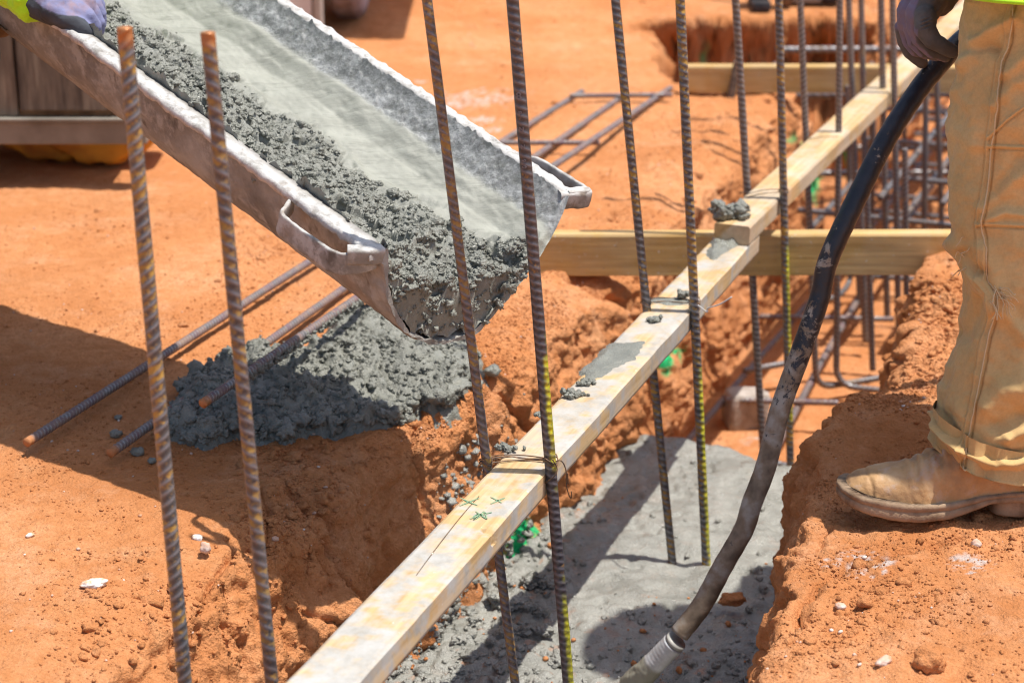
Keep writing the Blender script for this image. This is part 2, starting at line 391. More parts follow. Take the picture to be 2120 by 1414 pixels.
a = NT('weathered_planks')
c = a.ramp(a.noise(11, 5, .6, a.co((4.5, 1, .6))), [(.32, (.075, .062, .052)), (.5, (.155, .130, .105)), (.70, (.27, .235, .185))])
c = a.mix(a.ramp(a.noise(4, 3, .5), [(.52, 0.), (.66, .6)]), c, (.20, .17, .13))
M['plank'] = a.fin(c, .85, a.bump(a.noise(50, 4, .6, a.co((3, 1, .4))), .4, .003))
a = NT('grey_steel_rail'); M['rail'] = a.fin(a.ramp(a.noise(9, 4), [(.35, (.17, .15, .125)), (.6, (.26, .235, .20))]), .65, a.bump(a.noise(60, 4), .2, .001))
a = NT('orange_painted_steel'); M['orange'] = a.fin(a.ramp(a.noise(16, 5), [(.35, (.38, .14, .02)), (.6, (.62, .28, .03))]), .7, a.bump(a.noise(50, 4), .3, .003))
a = NT('tyre_rubber'); M['tyre'] = a.fin(a.ramp(a.noise(20, 4), [(.35, (.025, .022, .02)), (.65, (.09, .06, .045))]), .85, a.bump(a.noise(90, 3), .4, .003))
a = NT('white_truck_paint'); M['white'] = a.fin(a.ramp(a.noise(4, 4), [(.35, (.60, .59, .58)), (.65, (.72, .72, .72))]), .4)
a = NT('grey_truck_steel'); M['greymetal'] = a.fin(a.ramp(a.noise(9, 4), [(.35, (.33, .30, .27)), (.65, (.44, .41, .38))]), .55)
a = NT('dusty_tyre'); M['dustytyre'] = a.fin(a.ramp(a.noise(9, 4), [(.35, (.30, .25, .28)), (.65, (.46, .40, .44))]), .75, a.bump(a.noise(40, 3), .4, .006))
a = NT('black_plastic'); M['black'] = a.fin(a.ramp(a.noise(20, 4), [(.4, (.02, .02, .025)), (.7, (.06, .05, .05))]), .6)
a = NT('grey_plastic'); M['greyp'] = a.fin(a.ramp(a.noise(12, 4), [(.4, (.24, .22, .20)), (.7, (.34, .31, .27))]), .6)
a = NT('concrete_block'); M['block'] = a.fin(a.ramp(a.noise(40, 5), [(.35, (.30, .25, .21)), (.65, (.47, .42, .38))]), .9, a.bump(a.noise(120, 5), .6, .004))
a = NT('green_crayon'); M['crayon'] = a.fin(a.ramp(a.noise(300, 3), [(.4, (.16, .31, .19)), (.7, (.40, .42, .25))]), .8)
a = NT('mud_crust'); M['mud'] = a.fin(a.ramp(a.noise(20, 5), [(.35, (.13, .075, .04)), (.65, (.26, .16, .09))]), .95, a.bump(a.noise(60, 6), .9, .008))
a = NT('plastic_thread'); M['thread'] = a.fin((.62, .60, .58), .4)

# ------------------------------------------------------------------ GROUND with the trench and the pit behind it
def grow(a, b, s0, k=1.16):
    o = [a]; st_ = s0; sg = 1 if b > a else -1
    while (o[-1]-b)*sg < 0: o.append(o[-1]+sg*st_); st_ *= k
    return o[1:]
s_ = np.concatenate([np.arange(-.35, 2.0, .0036), np.arange(2.0, 3.2, .009), np.arange(3.2, 4.0, .016), np.arange(4.0, 5.1, .008), np.arange(5.1, 6.2, .02)])
s_ = np.array(sorted(list(s_)+grow(-.35, -25, .02)+grow(6.2, 120, .05)))
ks = [-1, 0, .4, .67, 1.0, 1.3, 1.5, 1.84, 2.4, 4, 60]
kl = [-1, 0, .4, .67, .86, 1.0, 1.15, 1.3, 1.5, 1.84, 2.4, 4, 60]
L0 = np.interp(s_, kl, [-.46, -.44, -.42, -.40, -.36, -.280, -.245, -.262, -.285, -.30, -.31, -.34, -.34])
L1 = np.interp(s_, kl, [-.34, -.33, -.33, -.32, -.29, -.250, -.224, -.232, -.235, -.225, -.24, -.27, -.27])
L2 = np.interp(s_, kl, [-.26, -.26, -.265, -.265, -.255, -.240, -.217, -.220, -.21, -.19, -.215, -.23, -.23])
L3 = np.interp(s_, ks, [-.21, -.21, -.215, -.23, -.23, -.21, -.19, -.165, -.175, -.18, -.18])
tR = np.interp(s_, [-1, 0, .4, .67, 1.0, 1.2, 1.36, 1.46, 1.58, 1.72, 2.0, 2.4, 4, 60], [.46, .45, .42, .385, .335, .318, .325, .368, .372, .360, .33, .33, .36, .36])
bump_r = .040*np.exp(-((s_-1.30)/.12)**2)+.045*np.exp(-((s_-2.05)/.25)**2)-.015*np.exp(-((s_-1.55)/.07)**2)
cols = []       # (t, z, weight of roughness)
def seg(t0, z0, t1, z1, n, last=False):
    for q in (np.linspace(0, 1, n+1) if last else np.linspace(0, 1, n+1)[:-1]): cols.append((t0*(1-q)+t1*q, z0*(1-q)+z1*q))
one = np.ones_like(s_)
for t in sorted(grow(-1.9, -120, .03)): cols.append((t*one, 0*one))
seg(-1.9*one, 0*one, -1.0*one, 0*one, 110)
seg(-1.0*one, 0*one, L0, 0*one, 150)
seg(L0, 0*one, L1, -.03*one, 30); seg(L1, -.03*one, L2, -.16*one, 38); seg(L2, -.16*one, L3, -.49*one, 75)
seg(L3, -.49*one, tR-.01, -.49*one, 55)
seg(tR-.01, -.49*one, tR-.005, -.12*one, 85); seg(tR-.005, -.12*one, tR+.03, -.015*one+bump_r, 34)
seg(tR+.03, -.015*one+bump_r, tR+.16, bump_r*.5, 40); seg(tR+.16, bump_r*.5, 1.35*one, 0*one, 180, True)
for t in grow(1.35, 120, .03): cols.append((t*one, 0*one))
Tt = np.stack([c[0] for c in cols], 1); Zz = np.stack([c[1] for c in cols], 1)
k5 = np.array([1, 2, 3, 4, 5, 4, 3, 2, 1.]); k5 /= k5.sum()
core = slice(60, Tt.shape[1]-60)
def sm1(A):
    B = A.copy(); P = np.pad(A, ((0, 0), (4, 4)), 'edge')
    S = sum(k5[i]*P[:, i:i+A.shape[1]] for i in range(9)); m = np.zeros(A.shape[1]); m[40:-40] = 1
    return B*(1-m)+S*m
for _ in range(2): Tt = sm1(Tt); Zz = sm1(Zz)
G = np.empty(Tt.shape+(3,)); Ssm = s_[:, None]
sz3 = np.stack([s_*1., s_*0+3, s_*0], -1); wob = .012*fbm(sz3, 4, 3)[:, None]+.016*fbm(sz3, 13, 4, .6, seed=4)[:, None]*smooth(.1, .3, Tt)
inn = np.exp(-(np.maximum(0, np.abs(Tt-.06)-.30)/.15)**2)
Tw = Tt+wob*inn
G[..., 0] = O2[0]+AX[0]*Ssm+NX[0]*Tw; G[..., 1] = O2[1]+AX[1]*Ssm+NX[1]*Tw; G[..., 2] = Zz
GX0, GY0 = None, None
# the pit crossing behind the second cross board
X, Y = G[..., 0], G[..., 1]
pw = .05*fbm(np.stack([X, Y, X*0], -1), 2.2, 3)+.05*fbm(np.stack([X, Y, X*0+4], -1), 7, 3)
pit = smooth(.42, .52, X+pw)*smooth(5.44, 5.50, Y+pw*.3)*(1-smooth(6.36, 6.46, Y+pw+.05*smooth(1, 0, X)))*(X < 12)
G[..., 2] = G[..., 2]*(1-pit)+np.minimum(G[..., 2], -.52)*pit
und = (Y > 6.1)*(Y < 6.6)*(X > .45)*(X < 12); G[..., 1] += und*.06*smooth(-.02, -.12, G[..., 2])*smooth(-.5, -.3, G[..., 2])
Nn = normals(G); Nn *= np.sign(Nn[..., 2:3].mean())
far = smooth(9, 14, np.hypot(X, Y))[..., None]
steep = 1-np.clip(np.abs(Nn[..., 2]), 0, 1); steep = np.clip(steep*1.3, 0, 1)
dist = np.hypot(X, Y)
near = (dist < 7.5)
Pn = G[near]; D = np.zeros(X.shape)
stp = steep[near]
d = .010*fbm(Pn, 2.2, 3, seed=2)*(1-stp)+.022*fbm(Pn, 7, 4, .55, seed=3)*stp
d += .0045*fbm(Pn, 24, 4, .6, seed=4)*(.55+1.5*stp)+.0030*stp*fbm(Pn, 75, 3, .65, seed=14)+.0009*(1-stp)*fbm(Pn, 75, 3, .65, seed=15)
pitn = pit[near]*0+smooth(.02, .3, pit[near])*smooth(1., .9, pit[near]); d += pitn*.07*fbm(Pn*np.array([1, 1, .6]), 6, 4, .6, seed=17)
d += .012*stp*(ridged(Pn*np.array([1, 1, .45]), 9, 3, seed=18)-.5)
shoulder = np.exp(-((Tt[near]+.33)/.13)**2)+.9*np.exp(-((Tt[near]-.46)/.16)**2)
d += .010*shoulder*fbm(Pn, 13, 4, .6, seed=5)
cr = ridged(Pn, 5.5, 2, seed=6); d -= .016*smooth(.86, .98, cr)*np.clip(shoulder+stp*.6, 0, 1)*smooth(-.1, .25, fbm(Pn, 3, 2, seed=9)+.15)
f1, f2, hh = worley(Pn, 42, 3); crumb = np.clip(.55-f1, 0, 1)*smooth(-.12, .35, fbm(Pn, 6, 2, seed=8)+.25*shoulder+.30*stp)*(1+.6*stp)
d += .0075*crumb
f1b, f2b, _ = worley(Pn, 15, 5); d += .020*np.clip(.42-f1b, 0, 1)*np.clip(shoulder*.55+stp*.7, 0, 1)*smooth(0, .4, fbm(Pn, 4, 2, seed=12)+.1)
# lumpy spoil on the far right bank
lump = smooth(1.45, 1.9, Ssm+0*Tt)[near]*(1-smooth(3.2, 3.8, (Ssm+0*Tt)[near]))*smooth(.27, .34, Tt[near])*(1-smooth(.9, 1.3, Tt[near]))
fl, _, _ = worley(Pn, 11, 8); d += lump*(.045*np.clip(.62-fl, 0, 1)+.02*fbm(Pn, 10, 4, seed=31))
wide = far[..., 0][near]
cx_, cy_ = proj(Pn); rag = 9*fbm(Pn, 22, 3, seed=33)
def ck(pts, w, dep, step_=0.):
    global d
    pts = np.array(pts, float); bb = (cx_ > pts[:, 0].min()-40) & (cx_ < pts[:, 0].max()+40) & (cy_ > pts[:, 1].min()-40) & (cy_ < pts[:, 1].max()+40) & (Pn[:, 1] < 4.4)
    X1, Y1 = cx_[bb]+rag[bb], cy_[bb]+.7*rag[bb]; dm = np.full(X1.shape, 1e9); sd_ = np.zeros(X1.shape)
    for i in range(len(pts)-1):
        a_, b_ = pts[i], pts[i+1]; e_ = b_-a_; t = np.clip(((X1-a_[0])*e_[0]+(Y1-a_[1])*e_[1])/(e_@e_), 0, 1); q = np.hypot(X1-a_[0]-t*e_[0], Y1-a_[1]-t*e_[1])
        m_ = q < dm; dm = np.where(m_, q, dm); sd_ = np.where(m_, np.sign((X1-a_[0])*e_[1]-(Y1-a_[1])*e_[0]), sd_)
    d[bb] += -dep*np.exp(-(dm/w)**2)+step_*np.exp(-dm/16)*(sd_ > 0)
ck([(540, 1005), (562, 1050), (556, 1110), (560, 1150)], 4, .012, .008); ck([(672, 1115), (697, 1150), (705, 1185), (738, 1235), (745, 1270)], 6, .022, .008)
ck([(510, 1135), (470, 1158), (442, 1200), (430, 1255), (408, 1280)], 7, .018, .014); ck([(636, 1268), (672, 1288), (705, 1290), (730, 1262)], 5, .016, .008)
ck([(600, 1010), (640, 1050), (690, 1075), (700, 1110)], 6, .012, -.008); ck([(470, 1290), (505, 1330), (520, 1390)], 6, .012, .012); ck([(300, 1300), (330, 1360), (300, 1414)], 8, .010, .010)
ck([(985, 740), (1015, 790), (1070, 855), (1100, 900)], 5, .020, .006); ck([(1185, 572), (1245, 596), (1290, 635), (1306, 668)], 9, .030, -.012); ck([(870, 870), (860, 930), (878, 1010), (885, 1080)], 5, .014, .012)
ck([(1180, 800), (1215, 860), (1225, 920)], 4, .014, .0); ck([(1405, 690), (1418, 760), (1412, 820)], 4, .014, 0); ck([(1010, 1180), (1000, 1250), (1030, 1300)], 5, .014, .008); ck([(1130, 1070), (1150, 1110), (1140, 1160)], 4, .012, 0)
ck([(1985, 1110), (1860, 1140), (1760, 1170), (1700, 1215), (1650, 1290)], 12, .022, .020); ck([(1720, 1090), (1690, 1130), (1640, 1160)], 6, .012, .010); ck([(1640, 1240), (1600, 1330), (1560, 1400)], 8, .014, .010)
ck([(1830, 700), (1870, 640), (1900, 600), (1935, 585)], 7, .018, .012); ck([(1850, 760), (1900, 730), (1960, 700)], 6, .014, .010)
fg = smooth(.44, .52, Tt[near])*smooth(1.3, .8, (Ssm+0*Tt)[near])
fq, _, _ = worley(Pn, 24, 41); d += fg*(.013*np.clip(.5-fq, 0, 1)*smooth(-.1, .3, fbm(Pn, 5, 3, seed=43))+.006*fbm(Pn, 9, 3, seed=42))
D[near] = d*(1-wide)
Nsm = Nn.copy()
G = G+Nsm*D[..., None]
GX, GY = proj(G.reshape(-1, 3)); GX = GX.reshape(X.shape); GY = GY.reshape(X.shape)
nz = fbm(G.reshape(-1, 3), 30, 3, seed=20).reshape(X.shape)
def patch(marks):
    out = np.zeros(X.shape)
    for p, r, stretch in marks:
        q = G-p; q = q*np.array(stretch); dd = np.linalg.norm(q, axis=-1)+nz*r*.8
        out = np.maximum(out, 1-smooth(r*.55, r*1.0, dd))
    return out
def on_wall(px, py, t=-.205):            # the point of the left trench wall seen at that pixel
    r = ray(px, py); o = np.array([0, 0, HC]); a = NX@(o[:2]-O2); b = NX@r[:2]; Z = (t-a)/b
    return o+r*Z
def spray(lst):
    out = np.zeros(X.shape)
    for px, py, rx, ry, am, zlo, zhi in lst:
        q = np.hypot((GX-px)/rx, (GY-py)/ry)+nz*.9+.5*nz2
        out = np.maximum(out, am*(1-smooth(.6, 1.05, q))*(G[..., 2] < zhi)*(G[..., 2] > zlo)*(Y < 6.8)*(Tt < .2))
    return out
nz2 = fbm(G.reshape(-1, 3), 110, 3, seed=21).reshape(X.shape)
paint = spray([(1083, 1112, 34, 42, 1., -.5, -.04), (1056, 1168, 24, 42, .95, -.5, -.04), (1068, 1140, 24, 36, 1., -.5, -.04), (1380, 732, 24, 38, 1., -.6, -.02), (1378, 770, 12, 16, .6, -.6, -.02), (1458, 575, 10, 16, .45, -.6, -.02),
               (1682, 385, 15, 34, 1., -.6, -.02), (1757, 312, 11, 42, 1., -.6, -.02), (1643, 285, 12, 14, .6, -.6, .05), (1660, 305, 10, 12, .5, -.6, .05), (1456, 120, 9, 26, .55, -.6, .05), (1985, 62, 9, 22, .6, -.6, .05)])
lime = patch([(Pz(985, 205, 0), .11, (.8, 1, 1)), (Pz(940, 215, 0), .07, (.8, 1, 1)), (Pz(1000, 250, 0), .05, (1, 1, 1)), (Pz(1020, 268, 0), .035, (1, 1, 1)), (Pz(870, 172, 0), .02, (1, 1, 1)),
              (Pz(1570, 880, -.45), .06, (1, 1, 1)), (Pz(1780, 1150, 0), .05, (1, 1, 1)), (Pz(2010, 1165, 0), .03, (1, 1, 1))])*.75*smooth(-.15, .25, nz2+.5*nz)
ground = mk('ground', G, gridfaces(*X.shape), M['soil'], attrs={'paint': paint, 'lime': lime})
tag(ground, 'orange red clay ground cut by a long narrow trench', None, None, 'structure')
GV = G.reshape(-1, 3); GN = Nsm.reshape(-1, 3); TF = Tt.ravel(); SF = (Ssm+0*Tt).ravel()
# lookup of the ground height for things that rest on it
_vis = (np.abs(GX.ravel()-1060) < 1700) & (GY.ravel() > -200) & (GY.ravel() < 1700) & (GV[:, 1] < 8)
_GVv = GV[_vis]; _cell = .03; _hm = {}
_k = np.floor(_GVv[:, :2]/_cell).astype(int); _ord = np.argsort(_GVv[:, 2])
for (kx, ky), z in zip(_k[_ord][::3].tolist(), _GVv[_ord][::3, 2].tolist()): _hm[(kx, ky)] = z
def gz(x, y, default=0.):
    return _hm.get((int(math.floor(x/_cell)), int(math.floor(y/_cell))), default)

# loose clods and pebbles on the soil
rs = np.random.RandomState(5)
mask = _vis & (GX.ravel() > -60) & (GX.ravel() < 2180) & (GY.ravel() > -30) & (GY.ravel() < 1460)
idx = np.nonzero(mask)[0]
den = fbm(GV[idx], 5, 3, seed=40); sh_ = np.exp(-((TF[idx]+.36)/.14)**2)+np.exp(-((TF[idx]-.5)/.25)**2)+.3
area = np.clip(GV[idx, 1]/3., .6, 3)**2
wgt = np.clip(den+.35, .03, 1)*np.clip(sh_, .25, 1.3)*area*np.clip(GN[idx, 2], .1, 1)
wgt *= np.where(GV[idx, 1] > 4.2, .35, 1)
wgt /= wgt.sum()
pick = rs.choice(idx, 60000, p=wgt); size = np.clip(rs.lognormal(-6.65, .42, 60000), .0007, .0040)
V, F = clods(GV[pick], size, 1, .35, 3)
o = mk('loose_soil_clods', V, F, M['clod'], smooth_=False)
tag(o, 'fine loose crumbs of orange clay scattered over the ground', 'soil crumbs', None, 'stuff')
w3 = wgt*(np.exp(-((TF[idx]+.36)/.10)**2)*(SF[idx] < .9)+.40*smooth(.40, .5, TF[idx])*(SF[idx] < 1.3)+1.6*smooth(.33, .40, TF[idx])*(SF[idx] > 1.5)*(SF[idx] < 2.8)+.05); w3 /= w3.sum()
pick = rs.choice(idx, 2600, p=w3); size = np.clip(rs.lognormal(-5.55, .50, 2600), .0025, .014)
V, F = clods(GV[pick], size, 2, .5, 6, .8, .45)
tag(mk('loose_soil_clods', V, F, M['clod'], smooth_=False), 'broken clods of orange clay crowding the trench shoulders', 'clods', None, 'stuff')
pick = rs.choice(idx, 900, p=wgt); size = np.clip(rs.lognormal(-6.35, .45, 900), .001, .007)
V, F = clods(GV[pick], size, 1, .3, 4)
o = mk('pale_pebbles', V, F, M['pebble'], smooth_=False)
tag(o, 'pale and pinkish pebbles sprinkled over the orange clay', 'pebbles', None, 'stuff')

def stone(name, px, py, z, size, scale, mat, label, cat, seed, rot=0, sub=3, rough=.3, lift=.35):
    p = Pz(px, py, z); p[2] = gz(p[0], p[1], z) if z > -.3 else z
    V0, F0 = ico(sub); d = 1+rough*fbm(V0, 1.2, 4, seed=seed)-.25*np.clip(worley(V0, 1.6, seed)[0]-.5, 0, 1)
    V = V0*d[:, None]*np.array(scale)*size; c, s = math.cos(rot), math.sin(rot)
    V = V@np.array([[c, s, 0], [-s, c, 0], [0, 0, 1]]); V[:, 2] += size*scale[2]*lift
    o = mk(name, V, F0, mat, None, sub > 3); o.location = p
    return tag(o, label, cat)
stone('white_stone', 195, 1216, 0, .018, (1.0, .5, .42), M['quartz'], 'white oblong quartz stone lying alone on the left clay ground', 'stone', 11, .3, 4)
stone('white_stone', 408, 1112, 0, .0085, (1., .8, .6), M['quartz'], 'small whitish stone on the clay between the two nearest bars', 'stone', 12)
stone('white_stone', 62, 1115, 0, .006, (1.2, .5, .5), M['quartz'], 'tiny white stone chip at the left edge of the ground', 'stone', 13, .7)
stone('pink_stone', 452, 1290, -.02, .016, (.8, .7, .7), M['pebble'], 'pinkish stone half buried just left of the second rusty bar', 'stone', 14, sub=3)
stone('pink_stone', 425, 1135, 0, .011, (.7, .7, .8), M['pebble'], 'pink pebble right beside the small whitish stone', 'stone', 24)
stone('soil_clod', 1922, 1378, 0, .022, (1., .8, .75), M['clod'], 'big round clay clod near the bottom right corner', 'clod', 15, sub=4)
stone('soil_clod', 1515, 1245, -.335, .021, (1.1, .7, .55), M['clod'], 'orange clay clod lying on the poured concrete beside the hose', 'clod', 16, sub=4)
stone('soil_clod', 1790, 1250, 0, .011, (1., .8, .75), M['clod'], 'clay clod on the right bank below the boot', 'clod', 17)
stone('pink_stone', 1830, 1375, 0, .013, (1.1, .5, .5), M['pebble'], 'pink grey stone left of the big round clod', 'stone', 18, .8)
stone('pink_stone', 1740, 1250, 0, .009, (.8, .8, .5), M['pebble'], 'flat pinkish pebble at the right trench edge', 'stone', 19, .8)
stone('grey_stone', 2020, 1130, 0, .008, (1., .8, .8), M['pebble'], 'small grey stone on the clay just below the boot heel', 'stone', 20)
for i, (px, py, sz, lb) in enumerate([(240, 900, .009, 'dark concrete crumb beside the end of the middle ground bar'), (285, 935, .010, 'dark concrete crumb below the end of the middle ground bar'),
      (245, 862, .006, 'small dark concrete crumb above the end of the middle ground bar'), (735, 942, .0085, 'dark concrete crumb on the trench slope below the concrete heap'),
      (845, 922, .012, 'grey concrete lump on the trench slope right below the heap'), (1020, 820, .013, 'grey concrete lump just right of the heap behind the fourth bar'),
      (915, 1010, .008, 'grey concrete lump on the trench wall left of the board'), (315, 952, .006, 'tiny dark concrete crumb left of the first rusty bar')]):
    p = Pz(px, py, -.04 if px > 700 else 0); V0, F0 = ico(3); f = worley(V0, 1.9, i)[0]
    V = V0*(1+.25*fbm(V0, 1.3, 4, seed=50+i)-.3*f+.15)[:, None]*np.array((1.1, .9, .8))*sz; p[2] = gz(p[0], p[1], 0)+sz*.45
    o = mk('concrete_crumb', V, F0, M['wet']); o.location = p; tag(o, lb, 'concrete crumb', 'spilled concrete crumbs')

# ------------------------------------------------------------------ POURED CONCRETE in the trench
s2 = np.arange(-.4, 2.02, .0042); t2 = np.arange(-.30, .47, .0042)
S2, T2 = np.meshgrid(s2, t2, indexing='ij'); P = np.empty(S2.shape+(3,))
P[..., 0] = O2[0]+AX[0]*S2+NX[0]*T2; P[..., 1] = O2[1]+AX[1]*S2+NX[1]*T2; P[..., 2] = -.35
end = 1.90+.05*fbm(np.stack([T2, T2*0, T2*0], -1), 5, 2)+.03*T2
P[..., 2] -= .16*smooth(-.015, .05, S2-end)
P[..., 2] += .018*fbm(P, 3, 2, seed=1)+.006*fbm(P, 11, 3, seed=10)+.005*np.abs(fbm(P, 7, 2, seed=14))
rough_ = np.clip(smooth(1.35, .80, S2+.12*fbm(P, 5, 2, seed=3))*.8+smooth(.18, .30, T2)*.6+smooth(-.06, -.15, T2)*.8*smooth(1.7, 1.2, S2)+.12, 0, 1)
f1, f2, hh = worley(P, 36, 2); g1, _, _ = worley(P, 75, 4); b1, _, _ = worley(P, 17, 9)
sel = ((hh*37) % 100 < 45)
P[..., 2] += rough_*(.016*np.clip(.6-f1, 0, 1)*np.where(sel, 1.5, .4)+.010*np.clip(.55-g1, 0, 1)+.022*np.clip(.5-b1, 0, 1)*smooth(0, .3, fbm(P, 4, 2, seed=5)))
P[..., 2] += (1-rough_)*(.0042*fbm(P, 28, 3, seed=6)+.0012*fbm(P, 90, 2, seed=9))+.002*fbm(P, 70, 2, seed=7)*rough_-.006*smooth(.25, .5, fbm(P, 16, 3, seed=8))
so_ = smooth(.30, .5, fbm(P, 26, 3, seed=11)+.15*rough_)*smooth(.95, .4, S2)*.55+smooth(.42, .6, fbm(P, 40, 2, seed=12))*.5*rough_
o = mk('poured_concrete', P, gridfaces(*S2.shape), M['wet2'], attrs={'soil': np.clip(so_, 0, 1)})
tag(o, 'fresh grey concrete poured along the bottom of the trench', 'concrete', None, 'stuff')
bl = []
for i in range(95):
    s0_, t0_ = rs.uniform(.55, 1.22), rs.uniform(-.21, .10)**1; 
    if t0_ > -.05 and s0_ > .95: continue
    pz_ = st(s0_, t0_, -.345); bl.append(pz_)
V, F = clods(np.array(bl), rs.uniform(.007, .021, len(bl)), 4, .5, 52, .7, .45)
tag(mk('concrete_clots', V, F, M['wet2']), 'thick clots of concrete heaped at the foot of the left trench wall', 'concrete clots', None, 'stuff')
PC = P.reshape(-1, 3); wr = np.clip(rough_.ravel()-.10, .035, 1)*(S2.ravel() < 1.85); wr /= wr.sum()
pick = rs.choice(len(PC), 3600, p=wr); size = np.clip(rs.lognormal(-5.45, .48, 3600), .0020, .015)
V, F = clods(PC[pick], size, 3, .42, 8, .75, .45)
o = mk('concrete_gravel', V, F, M['wet2']); tag(o, 'small concrete coated stones sitting in the poured concrete', 'wet gravel', None, 'stuff')
pick = rs.choice(len(PC), 700, p=wr); size = np.clip(rs.lognormal(-5.9, .45, 700), .0015, .008)
V, F = clods(PC[pick], size, 1, .3, 9); o = mk('fallen_soil_crumbs', V, F, M['clod'], smooth_=False)
tag(o, 'orange clay crumbs fallen onto the poured concrete', 'soil crumbs', None, 'stuff')

wm = np.nonzero((TF > -.245) & (TF < -.17) & (GV[:, 2] < -.06) & (GV[:, 2] > -.36) & (SF > .45) & (SF < 1.35))[0]
wmw = np.clip(fbm(GV[wm], 7, 3, seed=77)+.12+1.2*smooth(-.25, -.36, GV[wm, 2]), .0, 1); wmw /= wmw.sum()
pick = rs.choice(wm, 900, p=wmw); size = np.clip(rs.lognormal(-5.6, .55, 900), .0015, .012); V, F = clods(GV[pick], size, 2, .42, 19, .7, .6)
tag(mk('concrete_splashes', V, F, M['wet2']), 'grey concrete splashes stuck to the lower trench wall', 'concrete splashes', None, 'stuff')

# ------------------------------------------------------------------ CONCRETE HEAP spilled on the ground
hp = [Pz(*q, 0)[:2] for q in [(352, 895), (372, 840), (400, 815), (450, 760), (520, 735), (600, 745), (680, 715), (700, 680), (780, 680), (850, 705), (930, 705), (985, 740), (985, 795), (930, 838), (885, 862), (850, 868), (800, 893), (745, 897), (640, 895), (590, 918), (500, 905), (420, 925)]]
hp = np.array(hp)
def polydist(P2, poly):
    """signed distance, positive inside"""
    x, y = P2[..., 0], P2[..., 1]; ins = np.zeros(x.shape, bool); dm = np.full(x.shape, 9.)
    n = len(poly)
    for i in range(n):
        a, b = poly[i], poly[(i+1) % n]; e = b-a; t = np.clip(((x-a[0])*e[0]+(y-a[1])*e[1])/(e@e), 0, 1)
        dm = np.minimum(dm, np.hypot(x-a[0]-t*e[0], y-a[1]-t*e[1]))
        c = ((a[1] > y) != (b[1] > y)) & (x < (b[0]-a[0])*(y-a[1])/(b[1]-a[1]+1e-12)+a[0]); ins ^= c
    return np.where(ins, dm, -dm)
gx = np.arange(hp[:, 0].min()-.05, hp[:, 0].max()+.05, .0030); gy = np.arange(hp[:, 1].min()-.05, hp[:, 1].max()+.05, .0030)
Xh, Yh = np.meshgrid(gx, gy, indexing='ij'); P = np.stack([Xh, Yh, 0*Xh], -1)
sd = polydist(P, hp)+.016*fbm(P, 14, 3, seed=3)+.006*fbm(P, 50, 2, seed=4)
hgt = .060*smooth(-.005, .10, sd)**.7-.03*smooth(0, -.03, sd)
gz_ = np.array([[gz(x, y, 0) for y in gy[::6]] for x in gx[::6]])
gz_ = np.clip(gz_, -.2, .01); ii = np.minimum(np.arange(len(gx))/6, gz_.shape[0]-1.001); jj = np.minimum(np.arange(len(gy))/6, gz_.shape[1]-1.001)
i0 = ii.astype(int); j0 = jj.astype(int); fi = (ii-i0)[:, None]; fj = (jj-j0)[None]
gzi = (gz_[i0][:, j0]*(1-fi)*(1-fj)+gz_[i0+1][:, j0]*fi*(1-fj)+gz_[i0][:, j0+1]*(1-fi)*fj+gz_[i0+1][:, j0+1]*fi*fj)
sd = sd-.05*smooth(-.022, -.05, gzi); hgt = .024*smooth(-.004, .016, sd)+.016*smooth(0, .12, sd)-.03*smooth(0, -.03, sd); gzi = np.maximum(gzi, -.03)
f1, f2, hh = worley(P, 30, 12); g1, _, _ = worley(P, 62, 13); e1, _, _ = worley(P, 120, 14)
flat = smooth(.1, .5, fbm(P, 7, 2, seed=15)+.1)
rr = 1-.6*flat
P[..., 2] = gzi+hgt*(1+.6*fbm(P, 7, 2, seed=14))+np.where(sd > 0, 1, 0)*rr*(.033*np.clip(.65-f1, 0, 1)+.020*np.clip(.6-g1, 0, 1)+.009*np.clip(.6-e1, 0, 1)+.004*fbm(P, 60, 3, seed=16))
P[..., 2] += .016*np.exp(-(((Xh+.27)/.08)**2+((Yh-3.40)/.05)**2))+.010*np.exp(-(((Xh+.12)/.08)**2+((Yh-3.30)/.06)**2))
P[..., :2] += (.006*np.stack([perlin(P*60), perlin(P*60+9)], -1))
F = gridfaces(*Xh.shape); keep = (sd.ravel()[F] > -.02).any(1); F = F[keep]
o = mk('concrete_heap', P, F, M['wet']); tag(o, 'lumpy heap of wet grey concrete spilled on the clay under the chute', 'concrete heap', None, 'stuff')
ok = np.nonzero(sd.ravel() > .0)[0]; HP = P.reshape(-1, 3)
ww = np.clip(.2+.5*smooth(.05, 0, sd.ravel()[ok])+rr.ravel()[ok], 0, 2); ww /= ww.sum()
pick = rs.choice(ok, 2400, p=ww); size = np.clip(rs.lognormal(-5.75, .42, 2400), .0015, .0095)
V, F = clods(HP[pick], size, 3, .45, 10, .85, .42)
rim_ = np.nonzero((sd.ravel() > -.004) & (sd.ravel() < .030) & (Yh.ravel() < 3.16))[0]
pick = rs.choice(rim_, 620); size = np.clip(rs.lognormal(-4.95, .40, 620), .003, .017); q0 = HP[pick].copy(); q0[:, 2] = np.maximum(gzi.ravel()[pick], -.05)+rs.uniform(0, .022, 620)
V2, F2 = clods(q0, size, 3, .5, 12, .85, .35); V, F = merge([(V, F), (V2, F2)])
tag(mk('concrete_heap_lumps', V, F, M['wet']), 'wet concrete lumps crowding over the spilled heap', 'concrete lumps', None, 'stuff')

